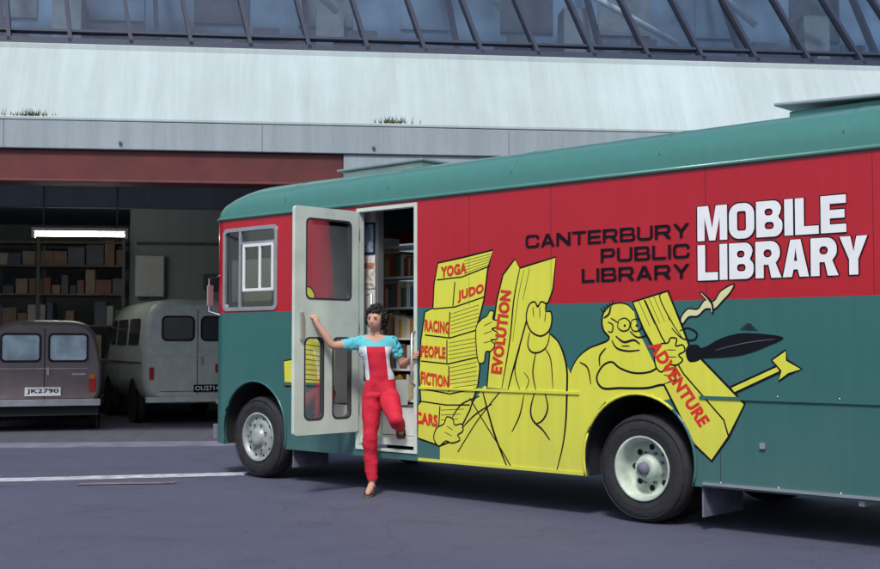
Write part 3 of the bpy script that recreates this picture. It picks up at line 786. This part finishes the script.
stroke([(632,320),(638,319),(642,324),(640,330),(634,331),(631,326),(632,320)],.009)
stroke([(624,325),(626,326)],.014); stroke([(636,325),(638,326)],.014)
stroke([(611,318),(619,323)],.008); stroke([(630,331),(637,337),(645,336),(646,330),(641,328)],.011)
stroke([(616,336),(624,342),(634,340),(640,344)],.013); stroke([(612,340),(617,348),(628,351),(640,350)],.011)
stroke([(622,346),(630,346)],.007)
poly([(597,378),(603,366),(612,362),(620,368),(634,373),(650,372),(660,366),(668,362),(675,362),(677,368),(672,374),(677,378),(672,384),(660,385),(646,388),(620,388),(603,388)],Y,True,line=.013)
stroke([(664,368),(672,369)],.006); stroke([(664,375),(672,376)],.006)
stroke([(580,362),(588,368),(591,384)],.010); stroke([(606,348),(600,356),(600,366)],.011)
poly([(633,302),(668,291),(682,325),(690,347),(745,404),(729,437),(712,461),(694,444),(676,408),(664,384),(676,380),(676,366),(664,360),(655,350),(644,330)],Y,line=.014)
stroke([(645,300),(662,337),(684,374),(724,420),(729,437)],.010,smooth=False,taper=False); stroke([(668,291),(660,297),(672,322),(684,340)],.008)
for i in range(5): stroke([(639+i*5,301-i*1.5),(650+i*5,326-i*1.4)],.0035,smooth=False,taper=False)
poly([(655,350),(661,344),(668,343),(671,338),(677,339),(676,346),(683,345),(685,351),(679,355),(683,360),(677,365),(668,365),(662,372),(656,366)],Y,True,line=.010)
stroke([(667,350),(676,350)],.006); stroke([(667,357),(677,357)],.006)
cr=mat("dagger_cream",(.66,.66,.34),.4,var=.05)
poly([(681,318),(688,309),(698,309),(705,300),(714,301),(721,291),(734,284),(731,292),(723,301),(715,309),(706,309),(698,316),(689,317),(683,324)],cr,True,line=.009)
stroke([(700,292),(706,297),(712,304),(713,314)],.020); stroke([(701,293),(706,298),(711,305),(712,312)],.009,m=cr)
poly([(690,350),(705,347),(722,338),(745,333),(783,337),(768,346),(742,355),(712,358),(692,357)],M['black'],True,line=0)
poly([(688,346),(698,345),(702,352),(700,360),(690,362),(686,354)],M['black'],True,line=0)
stroke([(716,350),(745,343),(775,339)],.004,m=mat("quill_shine",(.15,.15,.16),.5))
stroke([(672,328),(682,338),(694,340),(697,333),(688,328),(680,331)],.011)
for i in range(4): stroke([(740+i*2,329-i*1.8),(758-i*2,330-i*1.8)],.005,smooth=False)
poly([(731,387),(777,366),(780,372),(735,393)],Y,line=.012)
poly([(772,360),(786,350),(787,360),(802,369),(789,374),(779,381),(781,371)],Y,line=.012)
poly([(284,361),(300,358),(302,340),(316,336),(322,344),(346,350),(347,386),(285,386)],Y,line=.012)
for i in range(8): stroke([(302,344+i*5),(345,350+i*4.6)],.006,smooth=False,taper=False)
poly([(303,290),(310,287),(315,295),(313,301),(304,300)],Y,True)
def tx_px(t,p0,p1,hpx,m,bold=.02,up=None):
    vs,fs=text_shape(t,bold); p0=Vector(p0);p1=Vector(p1);d=p1-p0
    u=Vector(up) if up else Vector((0,-1)); u=u.normalized()*hpx
    y=lay(); V=[]
    for a,b in vs:
        q=p0+d*a+u*b; s_,z=TR(q.x,q.y); V.append((s_,y,z))
    art.add(V,fs,m)
R_=M['mred']
tx_px("YOGA",(441,278),(467,273),11,R_,.05); tx_px("JUDO",(458,303),(484,295),12,R_,.05)
tx_px("RACING",(425,331),(450,334),12,R_,.045); tx_px("PEOPLE",(421,357),(446,359),12,R_,.045)
tx_px("FICTION",(421,384),(449,389),13,R_,.045); tx_px("CARS",(416,423),(438,427),12,R_,.05)
tx_px("EVOLUTION",(502,374),(512,291),11,R_,.045,up=(-1,-.12)); tx_px("ADVENTURE",(648,346),(700,428),13,R_,.05,up=(.82,-.55))
def letter(t,s0,s1,z0,z1,m,Wd,T,gap,rd,border=0):
    sh=word(t,Wd,T,gap,rd); f=lambda l:[(s0+(s1-s0)*a,z0+(z1-z0)*b) for a,b in l]
    if border:
        for o,hs in sh:
            for l in [o]+hs: stroke([('m',a,b) for a,b in f(l)],border,True,False,m=M['black'])
    for o,hs in sh:
        y=lay(); art.plate(f(o),[f(h) for h in hs],lambda a,b,d:(a,d,b),y,None,m)
sx=lambda u:TR(u,250)[0]
for t,u0,u1,zt,zb in(("MOBILE",698,847,2.335,2.085),("LIBRARY",698,868,2.055,1.800)):
    letter(t,sx(u0),sx(u1),zb,zt,M['white'],.80,.26,.06,.8,border=.020)
for t,u0,zt,zb in(("CANTERBURY",526,2.225,2.118),("PUBLIC",601,2.075,1.968),("LIBRARY",582,1.927,1.82)):
    letter(t,sx(u0),sx(690),zb,zt,M['black'],1.22,.215,.15,.62)
art.build("side_artwork",bus,fixn=False)

# ================================================================== PARKED VANS
def ring_section(w,z0,z1,zb,th,n=36,e=.38):
    out=[];zm=(z0+z1)/2;hz=(z1-z0)/2
    for k in range(n):
        a=2*math.pi*k/n; c=math.cos(a);s_=math.sin(a)
        x=w*abs(c)**e*(1 if c>=0 else -1); z=zm+hz*abs(s_)**e*(1 if s_>=0 else -1)
        if z>zb: x*=1-th*(z-zb)/(z1-zb)
        out.append((x,z))
    return out
def van(name,loc,ang,body,w,zb,th,stations):
    e=empty(name,loc,ang); mb=MB(); n=36; vs=[]
    for y,wf,z0,z1 in stations:
        for x,z in ring_section(w*wf,z0,z1,min(zb,z1-.05),th if z1>zb+.2 else .02,n): vs.append((x,y,z))
    S=len(stations)
    fs=[(i*n+k,i*n+(k+1)%n,(i+1)*n+(k+1)%n,(i+1)*n+k) for i in range(S-1) for k in range(n)]
    mb.add(vs,fs,body,True); mb.add([vs[k] for k in range(n)],[tuple(range(n))],body); mb.add([vs[(S-1)*n+k] for k in range(n)],[tuple(range(n))],body)
    mb.build("body",e); return e
def car_wheels(e,w,ys,r,rim):
    mb=MB()
    for y in ys:
        for s_ in(-1,1):
            x0=s_*(w-.02); f=-s_
            pr=[(x0+f*a*.6,rr*r/.408) for a,rr in TP]
            mb.lathe((0,y,r),pr,M['tyre'],axis='x',n=28)
            mb.lathe((0,y,r),[(x0+f*.04,.235*r/.408),(x0+f*.05,.15*r/.408),(x0+f*.015,.08*r/.408),(x0+f*.012,.0001)],rim,axis='x',n=28)
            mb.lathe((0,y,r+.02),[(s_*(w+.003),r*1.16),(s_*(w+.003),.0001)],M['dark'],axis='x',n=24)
    mb.build("wheels",e)
brown=mat("van_brown_paint",(.17,.135,.135),.35,var=.1,coat=.4)
light=mat("van_cream_paint",(.54,.60,.54),.4,var=.12,coat=.3)
winm=mat("van_window_pale",(.40,.52,.56),.25,var=.5,scale=2.5,coat=.6)  # opaque panes in a pale mottled colour
lens=mat("tail_lamp_red",(.45,.02,.01),.3); amber=mat("tail_lamp_amber",(.6,.18,.02),.3); chrome=mat("chrome_bumper",(.7,.7,.72),.25,metal=.9)
w=.84
st=[(0,.95,.42,1.62),(.03,.985,.38,1.66),(.12,1,.34,1.70),(2.2,1,.30,1.70),(2.5,1,.30,1.66),(3.05,.98,.30,1.15),(3.15,.97,.30,1.05),(4.0,.93,.32,.98),(4.1,.88,.40,.9)]
v1=van("parked_van",(-6.0,19.0,0),math.atan(.33),brown,w,1.0,.14,st)
mb=MB(); ym=lambda a,b,d:(a,d,b)
for s_ in(-1,1):
    x0,x1=(.05,.64) if s_>0 else(-.64,-.05)
    mb.plate(rrect(x0,x1,1.06,1.50,.07),[rrect(x0+.03,x1-.03,1.09,1.47,.05)],ym,-.018,.0,M['dark'])
    mb.plate(rrect(x0+.028,x1-.028,1.088,1.472,.05),[],ym,-.008,-.004,winm)
    mb.box(s_*.70-.045,s_*.70+.045,-.03,-.001,.62,.80,lens); mb.box(s_*.70-.045,s_*.70+.045,-.028,-.001,.805,.87,amber)
mb.box(-.006,.006,-.006,.0,.50,1.58,M['dark']); mb.box(-.66,.66,-.006,0,.50,.508,M['dark'])
mb.box(-.64,.64,-.012,-.001,.955,.965,chrome)
mb.box(-.28,.24,-.03,-.002,.55,.68,M['white']); mb.box(.03,.07,-.03,-.001,.86,.98,chrome)
mb.box(-.82,.82,-.10,-.02,.40,.50,chrome); mb.box(-.8,.8,.0,.3,.25,.42,M['dark'])
mb.box(.40,.60,-.012,-.001,.86,.89,chrome)
mb.build("rear_details",v1,bevel=.006)
mb=MB(); vs,fs=text_shape("JK2790",.02); mb.add([(-.25+.46*a,-.034,.575+.085*b) for a,b in vs],fs,M['black']); mb.build("number_plate_text",v1,fixn=False)
car_wheels(v1,w,(.75,3.3),.31,chrome)
w=.90
st=[(0,.92,.44,1.98),(.04,.97,.38,2.04),(.16,1,.34,2.08),(2.6,1,.34,2.08),(3.0,1,.34,2.04),(3.35,.98,.34,1.35),(3.5,.96,.34,1.2),(4.0,.92,.38,1.05),(4.1,.86,.45,.95)]
v2=van("parked_van.001",(-4.03,20.8,0),math.atan(.46),light,w,1.2,.08,st)
mb=MB(); rg=mat("van_rear_glass",(.05,.06,.07),.1,coat=1)
for s_ in(-1,1):
    x0,x1=(.05,.60) if s_>0 else(-.60,-.05)
    mb.plate(rrect(x0,x1,1.38,1.80,.09),[rrect(x0+.03,x1-.03,1.41,1.77,.07)],ym,-.018,.0,M['dark'])
    mb.plate(rrect(x0+.028,x1-.028,1.408,1.772,.07),[],ym,-.008,-.004,rg)
    mb.box(s_*.76-.035,s_*.76+.035,-.03,-.001,.75,.95,lens)
    for a,b in((.4,1.25),(1.45,2.3),(2.45,2.95)):
        X=s_*(w+.004); X2=s_*(w*(1-.08*.55)+.006)
        mb.add([(X,a,1.32),(X,b,1.32),(X2,b,1.76),(X2,a,1.76)],[(0,1,2,3)],rg)
    mb.box(min(s_*w,s_*(w+.012)),max(s_*w,s_*(w+.012)),.1,3.2,1.02,1.04,chrome)
mb.box(-.006,.006,-.006,0,.5,1.9,M['dark']); mb.box(-.62,.62,-.006,0,.55,.558,M['dark']); mb.box(-.7,.7,-.007,0,1.15,1.165,M['cream'])
mb.box(-.06,.38,-.03,-.002,.54,.66,M['black']); mb.box(.05,.09,-.04,-.001,1.0,1.12,chrome)
mb.box(.30,.36,-.03,-.001,.86,1.0,lens)
mb.box(-.86,.86,-.11,-.02,.38,.47,light)
mb.build("rear_details",v2,bevel=.006)
mb=MB(); vs,fs=text_shape("OU2714",.02); mb.add([(-.04+.40*a,-.034,.565+.075*b) for a,b in vs],fs,M['white']); mb.build("number_plate_text",v2,fixn=False)
car_wheels(v2,w,(.85,3.2),.34,light)

# ================================================================== WOMAN
wom=empty("woman",(0,0,0))
skin=mat("skin",(.54,.31,.22),.5,var=.05); cRed=mat("red_trousers",(.56,.010,.035),.8,var=.15,scale=14,bump=.5,bscale=18)
def shirt_mat():
    m,nt,b=new_mat("panelled_shirt"); tc=nt.nodes.new("ShaderNodeTexCoord"); sp=nt.nodes.new("ShaderNodeSeparateXYZ"); nt.links.new(tc.outputs["Object"],sp.inputs[0])
    def mth(op,a,b_,c_=None):
        n=nt.nodes.new("ShaderNodeMath"); n.operation=op
        for i,q in enumerate((a,b_,c_)):
            if isinstance(q,(int,float)): n.inputs[i].default_value=q
            elif q is not None: nt.links.new(q,n.inputs[i])
        return n.outputs[0]
    def mixc(f,a,b_):
        n=nt.nodes.new("ShaderNodeMix"); n.data_type='RGBA'; nt.links.new(f,n.inputs[0])
        for i,q in((6,a),(7,b_)):
            if isinstance(q,tuple): n.inputs[i].default_value=(*q,1)
            else: nt.links.new(q,n.inputs[i])
        return n.outputs[2]
    xx,yy,zz=sp.outputs[0],sp.outputs[1],sp.outputs[2]
    cx=mth('MULTIPLY_ADD',zz,-.108,-.429)
    dx=mth('ABSOLUTE',mth('SUBTRACT',xx,cx),None)
    front=mth('LESS_THAN',yy,11.19)
    red=mth('MULTIPLY',mth('LESS_THAN',dx,.082),front)
    c=mixc(red,(.70,.73,.78),(.56,.010,.035))
    c=mixc(mth('GREATER_THAN',zz,1.318),c,(.11,.50,.58))
    edge=mth('MULTIPLY_ADD',dx,.55,1.352)
    nk=mth('MULTIPLY',mth('MULTIPLY',mth('GREATER_THAN',zz,edge),mth('LESS_THAN',dx,.09)),mth('LESS_THAN',yy,11.18))
    c=mixc(nk,c,(.54,.31,.22))
    nt.links.new(c,b.inputs["Base Color"]); b.inputs["Roughness"].default_value=.8
    return m
shirt=shirt_mat(); cTur=mat("turquoise_sleeve",(.11,.50,.58),.8,var=.08)
hairm=mat("dark_curly_hair",(.012,.009,.009),.55,var=.4,scale=60,bump=.6,bscale=80)
J={'pel':((-.53,11.20,.985),.115),'waist':((-.545,11.19,1.10),.102),'chest':((-.57,11.18,1.25),.122),'upch':((-.575,11.19,1.345),.098),
'neck':((-.575,11.19,1.41),.048),'head':((-.57,11.17,1.50),.05),
'shR':((-.725,11.19,1.35),.058),'miR':((-.84,11.14,1.335),.046),'elR':((-.955,11.09,1.325),.040),'foR':((-1.01,11.075,1.41),.038),'wrR':((-1.085,11.06,1.515),.025),'paR':((-1.108,11.07,1.572),.032),
'shL':((-.43,11.20,1.35),.058),'miL':((-.375,11.22,1.255),.046),'elL':((-.325,11.23,1.16),.040),'foL':((-.295,11.15,1.18),.038),'wrL':((-.25,11.03,1.215),.025),'paL':((-.235,10.975,1.24),.032),
'hiR':((-.600,11.20,.895),.096),'thR':((-.615,11.19,.70),.082),'knR':((-.625,11.17,.50),.062),'caR':((-.62,11.20,.36),.062),'shnR':((-.61,11.205,.21),.054),'anR':((-.60,11.20,.10),.040),
'hiL':((-.470,11.19,.895),.096),'thL':((-.425,11.05,.79),.082),'knL':((-.38,10.92,.67),.064),'caL':((-.37,11.03,.645),.060),'shnL':((-.365,11.14,.62),.052),'anL':((-.358,11.235,.60),.040)}
E=[('pel','waist'),('waist','chest'),('chest','upch'),('upch','neck'),('neck','head'),('upch','shR'),('shR','miR'),('miR','elR'),('elR','foR'),('foR','wrR'),('wrR','paR'),
('upch','shL'),('shL','miL'),('miL','elL'),('elL','foL'),('foL','wrL'),('wrL','paL'),('pel','hiR'),('hiR','thR'),('thR','knR'),('knR','caR'),('caR','shnR'),('shnR','anR'),('pel','hiL'),('hiL','thL'),('thL','knL'),('knL','caL'),('caL','shnL'),('shnL','anL')]
def skinmesh(name,joints,edges,root,sub=2):
    names=list(joints); me=bpy.data.meshes.new(name)
    me.from_pydata([joints[k][0] for k in names],[(names.index(a),names.index(b)) for a,b in edges],[])
    o=bpy.data.objects.new(name,me); sc.collection.objects.link(o)
    o.modifiers.new("skin",'SKIN')
    for i,k in enumerate(names):
        r=joints[k][1]; sv=me.skin_vertices[0].data[i]
        sv.radius=(r,r); sv.use_root=(k==root)
    s_=o.modifiers.new("sub",'SUBSURF'); s_.levels=sub; s_.render_levels=sub
    bpy.context.view_layer.update()
    ev=o.evaluated_get(bpy.context.evaluated_depsgraph_get()); m2=bpy.data.meshes.new_from_object(ev)
    bpy.data.objects.remove(o); return m2
bm_=skinmesh("body",J,E,'pel',3)
segs=[(a,b,Vector(J[a][0]),Vector(J[b][0])) for a,b in E]
def near(p):
    best=None
    for a,b,A,B in segs:
        d=B-A; t=max(0,min(1,(p-A).dot(d)/d.length_squared)); q=(p-(A+d*t)).length-(J[a][1]*(1-t)+J[b][1]*t)
        if best is None or q<best[0]: best=(q,a,b,t)
    return best[1:]
for m in(skin,cRed,cTur,shirt): bm_.materials.append(m)
for v in bm_.vertices:
    if .90<v.co.z<1.42 and -.78<v.co.x<-.36 and v.co.y>11.0:
        v.co.y=11.19+(v.co.y-11.19)*.82
legs={'hiR','thR','knR','caR','shnR','hiL','thL','knL','caL','shnL'}
def label(c):
    a,b,t=near(c)
    if a in legs or b in('hiR','hiL'):
        return 0 if (a in('shnR','shnL') and t>.75) else 1
    if a in('miR','miL','elR','elL','foR','foL','wrR','wrL'): return 2 if (a in('miR','miL') and t<.25) else 0
    if a in('shR','shL'): return 2
    if c.z<1.03: return 1
    if (a,b)==('neck','head') or ((a,b)==('upch','neck') and c.z>1.40): return 0
    return 3
for p in bm_.polygons:
    p.use_smooth=True; p.material_index=label(p.center)
cl=[set() for _ in bm_.vertices]
for p in bm_.polygons:
    for v in p.vertices: cl[v].add(p.material_index)
for v in bm_.vertices:
    s_=cl[v.index]
    if 0 not in s_:
        f=noise.noise(Vector((v.co.x*9,v.co.y*9,v.co.z*11)))*.013+.008
        if s_<={2,3}: f+=.006
        v.co+=v.normal*f
ob=bpy.data.objects.new("body",bm_); sc.collection.objects.link(ob); ob.parent=wom
hc=Vector((-.572,11.165,1.555)); yaw=Matrix.Rotation(math.radians(-22),3,'Z')@Matrix.Rotation(math.radians(4),3,'Y')
mb=MB(); n=28; vs=[]
for i in range(n+1):
    p=math.pi*i/n
    for k in range(2*n):
        t=math.pi*k/n; x=math.sin(p)*math.cos(t);y=math.sin(p)*math.sin(t);z=math.cos(p)
        X=.076*x;Yy=.094*y;Z=.112*z
        if z<0:
            q=(-z)**1.4; X*=1-.34*q
            if y<0: Yy*=1-.10*q
            else: Yy*=1-.45*q
        if y<0:
            Yy*=.93
            for ex in(-.031,.031): Yy+=.008*math.exp(-(((X-ex)/.018)**2+((Z-.005)/.014)**2))
            Yy-=.018*math.exp(-((X)/.011)**2)*math.exp(-((Z+.022)/.018)**2)+.006*math.exp(-(X/.008)**2)*math.exp(-((Z)/.03)**2)
            Yy-=.005*math.exp(-(X/.025)**2)*math.exp(-((Z+.058)/.012)**2)
            Yy-=.006*math.exp(-(X/.02)**2)*math.exp(-((Z+.098)/.014)**2)
        vs.append(hc+yaw@Vector((X,Yy,Z)))
fs=[(i*2*n+k,(i+1)*2*n+k,(i+1)*2*n+(k+1)%(2*n),i*2*n+(k+1)%(2*n)) for i in range(n) for k in range(2*n)]
mb.add(vs,fs,skin,True)
eyew=mat("eye_white",(.7,.7,.7),.3); eyeb=mat("iris",(.02,.012,.01),.2); lip=mat("lips",(.42,.07,.07),.4); teeth=mat("teeth",(.75,.73,.7),.3)
hp=lambda x,y,z: hc+yaw@Vector((x,y,z))
for ex in(-.031,.031):
    mb.ball(hp(ex,-.070,.006),.012,eyew,8,(1,.8,.55),yaw); mb.ball(hp(ex,-.078,.006),.0055,eyeb,8,(1,.6,1),yaw)
    mb.pipe([hp(ex-.016,-.081,.022),hp(ex,-.086,.027),hp(ex+.016,-.081,.022)],.003,hairm,6)
    mb.pipe([hp(ex-.014,-.078,.010),hp(ex,-.082,.014),hp(ex+.014,-.078,.010)],.002,hairm,6)
mb.pipe([hp(-.026,-.079,-.050),hp(-.013,-.088,-.056),hp(0,-.090,-.057),hp(.013,-.088,-.056),hp(.026,-.079,-.050)],[.002,.0035,.004,.0035,.002],lip,6)
mb.pipe([hp(-.024,-.078,-.053),hp(-.012,-.086,-.067),hp(0,-.088,-.069),hp(.012,-.086,-.067),hp(.024,-.078,-.053)],[.002,.004,.005,.004,.002],lip,6)
mb.ball(hp(0,-.083,-.061),.012,teeth,6,(1.4,.5,.45),yaw)
for s_ in(-1,1): mb.ball(hp(s_*.077,.005,-.005),.016,skin,8,(.35,.8,1.5),yaw)
mb.build("head",wom)
mb=MB()
for i in range(900):
    u=random.uniform(-1,1);t=random.uniform(0,2*math.pi);q=math.sqrt(1-u*u)
    d=Vector((q*math.cos(t),q*math.sin(t),u))
    if d.z<-.75 and d.y<.2: continue
    rr=random.uniform(.92,1.16)
    c=Vector((d.x*.086*rr,.010+d.y*.098*rr,.014+d.z*.116*rr))
    if c.y<-.01 and c.z<.062 and abs(c.x)<.074: continue
    if c.y<.01 and c.z<-.05: continue
    mb.ball(hc+yaw@c,random.uniform(.007,.014),hairm,5,(random.uniform(.6,1.4),random.uniform(.6,1.4),random.uniform(.6,1.4)))
mb.ball(hc+yaw@Vector((0,.024,.022)),.1,hairm,14,(.80,.85,1.02),yaw)
mb.build("hair",wom)
def hand(name,wr,pa,curl,side,thumbdir):
    wr=Vector(wr);pa=Vector(pa);ax=(pa-wr).normalized();curl=Vector(curl);curl=(curl-ax*curl.dot(ax)).normalized();lat=ax.cross(curl).normalized()
    if lat.dot(Vector(thumbdir))<0: lat=-lat
    for i,(off,ln) in enumerate(((.026,.066),(.009,.074),(-.009,.068),(-.026,.054))):
        b=pa+lat*off-ax*.01
        p1=b+ax*ln*.5+curl*.006; p2=p1+(ax*.45+curl*.85).normalized()*ln*.33; p3=p2+(curl*1-ax*.2).normalized()*ln*.28
        m_=skinmesh("finger",{'a':(b,.010),'b':(p1,.0095),'c':(p2,.0085),'d':(p3,.0065)},[('a','b'),('b','c'),('c','d')],'a',2)
        m_.materials.append(skin)
        for p in m_.polygons:p.use_smooth=True
        o=bpy.data.objects.new("%s_finger_%d"%(name,i+1),m_);sc.collection.objects.link(o);o.parent=wom
    b=wr+ax*.022+lat*.016; p1=b+lat*.026+ax*.022+curl*.010; p2=p1+ax*.020+lat*.006+curl*.018
    m_=skinmesh("thumb",{'a':(b,.012),'b':(p1,.0105),'c':(p2,.008)},[('a','b'),('b','c')],'a',2); m_.materials.append(skin)
    for p in m_.polygons:p.use_smooth=True
    o=bpy.data.objects.new(name+"_thumb",m_);sc.collection.objects.link(o);o.parent=wom
hand("right_hand",J['wrR'][0],J['paR'][0],(-.6,.5,0),1,(1,0,.2))
hand("left_hand",J['wrL'][0],J['paL'][0],(.4,.6,-.3),-1,(-.3,-.2,1))
sole=mat("sandal_leather",(.14,.08,.055),.6)
def foot(name,an,heel,ball,toe):
    F={'an':(an,.038),'heel':(heel,.028),'mid':(tuple((Vector(an)*.4+Vector(ball)*.6)+Vector((0,0,.008))),.032),'ball':(ball,.034),'toe':(toe,.020)}
    m_=skinmesh(name,F,[('an','heel'),('an','mid'),('mid','ball'),('ball','toe')],'an',2); m_.materials.append(skin)
    for p in m_.polygons:p.use_smooth=True
    o=bpy.data.objects.new(name,m_);sc.collection.objects.link(o);o.parent=wom
    mb=MB(); d=(Vector(toe)-Vector(heel)); d.normalize(); lt=d.cross(Vector((0,0,1))).normalized()
    a=Vector(heel)-d*.03; b=Vector(toe)+d*.02
    dn=Vector((0,0,-1)); dn=(dn-d*dn.dot(d)).normalized()
    pts=[(0,.022),(.12,.033),(.4,.03),(.7,.044),(.9,.038),(1,.015)]
    vs=[];n_=len(pts)
    for off in(.022,.040):
        for f,wd in pts: c=a+(b-a)*f+dn*off; vs.append(c+lt*wd); vs.append(c-lt*wd)
    q=2*n_; fs=[]
    for i in range(n_-1):
        A,B,C,Dd=2*i,2*i+1,2*i+3,2*i+2
        fs+=[(A,B,C,Dd),(A+q,B+q,C+q,Dd+q),(A,Dd,Dd+q,A+q),(B,C,C+q,B+q)]
    fs+=[(0,1,1+q,q),(2*n_-2,2*n_-1,2*n_-1+q,2*n_-2+q)]
    mb.add(vs,fs,sole)
    for f,hh in((.72,.028),(.55,.034)):
        c=a+(b-a)*f
        mb.pipe([c+lt*.040+dn*.022,c+lt*.03-dn*hh*.6,c-dn*hh,c-lt*.03-dn*hh*.6,c-lt*.040+dn*.022],.006,sole,6)
    mb.build(name+"_sandal",wom)
foot("right_foot",(-.60,11.20,.10),(-.60,11.225,.045),(-.625,11.06,.042),(-.635,11.00,.036))
foot("left_foot",(-.358,11.235,.61),(-.352,11.275,.60),(-.348,11.20,.555),(-.345,11.155,.54))

# ================================================================== CAMERA, LIGHT
cam=bpy.data.cameras.new("camera"); co=bpy.data.objects.new("camera",cam); sc.collection.objects.link(co)
co.location=(0,0,H); co.rotation_euler=(math.pi/2+PITCH,0,0); cam.sensor_width=36; cam.lens=1250/880*36; cam.clip_end=1500; sc.camera=co
EL,AZm=math.radians(50),math.radians(190)
w_=bpy.data.worlds.new("World"); sc.world=w_; w_.use_nodes=True; nt=w_.node_tree
sky=nt.nodes.new("ShaderNodeTexSky"); sky.sky_type='NISHITA'; sky.sun_disc=False; sky.sun_elevation=EL; sky.sun_rotation=AZm; sky.dust_density=2.0
nt.links.new(sky.outputs[0],nt.nodes["Background"].inputs[0]); nt.nodes["Background"].inputs[1].default_value=.15
sl=bpy.data.lights.new("sun",'SUN'); sl.energy=2.9; sl.angle=math.radians(10); sl.color=(1,.97,.93)
so=bpy.data.objects.new("sun",sl); sc.collection.objects.link(so)
sd_=Vector((math.sin(AZm)*math.cos(EL),math.cos(AZm)*math.cos(EL),math.sin(EL)))
so.rotation_euler=sd_.to_track_quat('Z','Y').to_euler()
sc.view_settings.view_transform='Standard'; sc.view_settings.look='None'; sc.view_settings.exposure=0
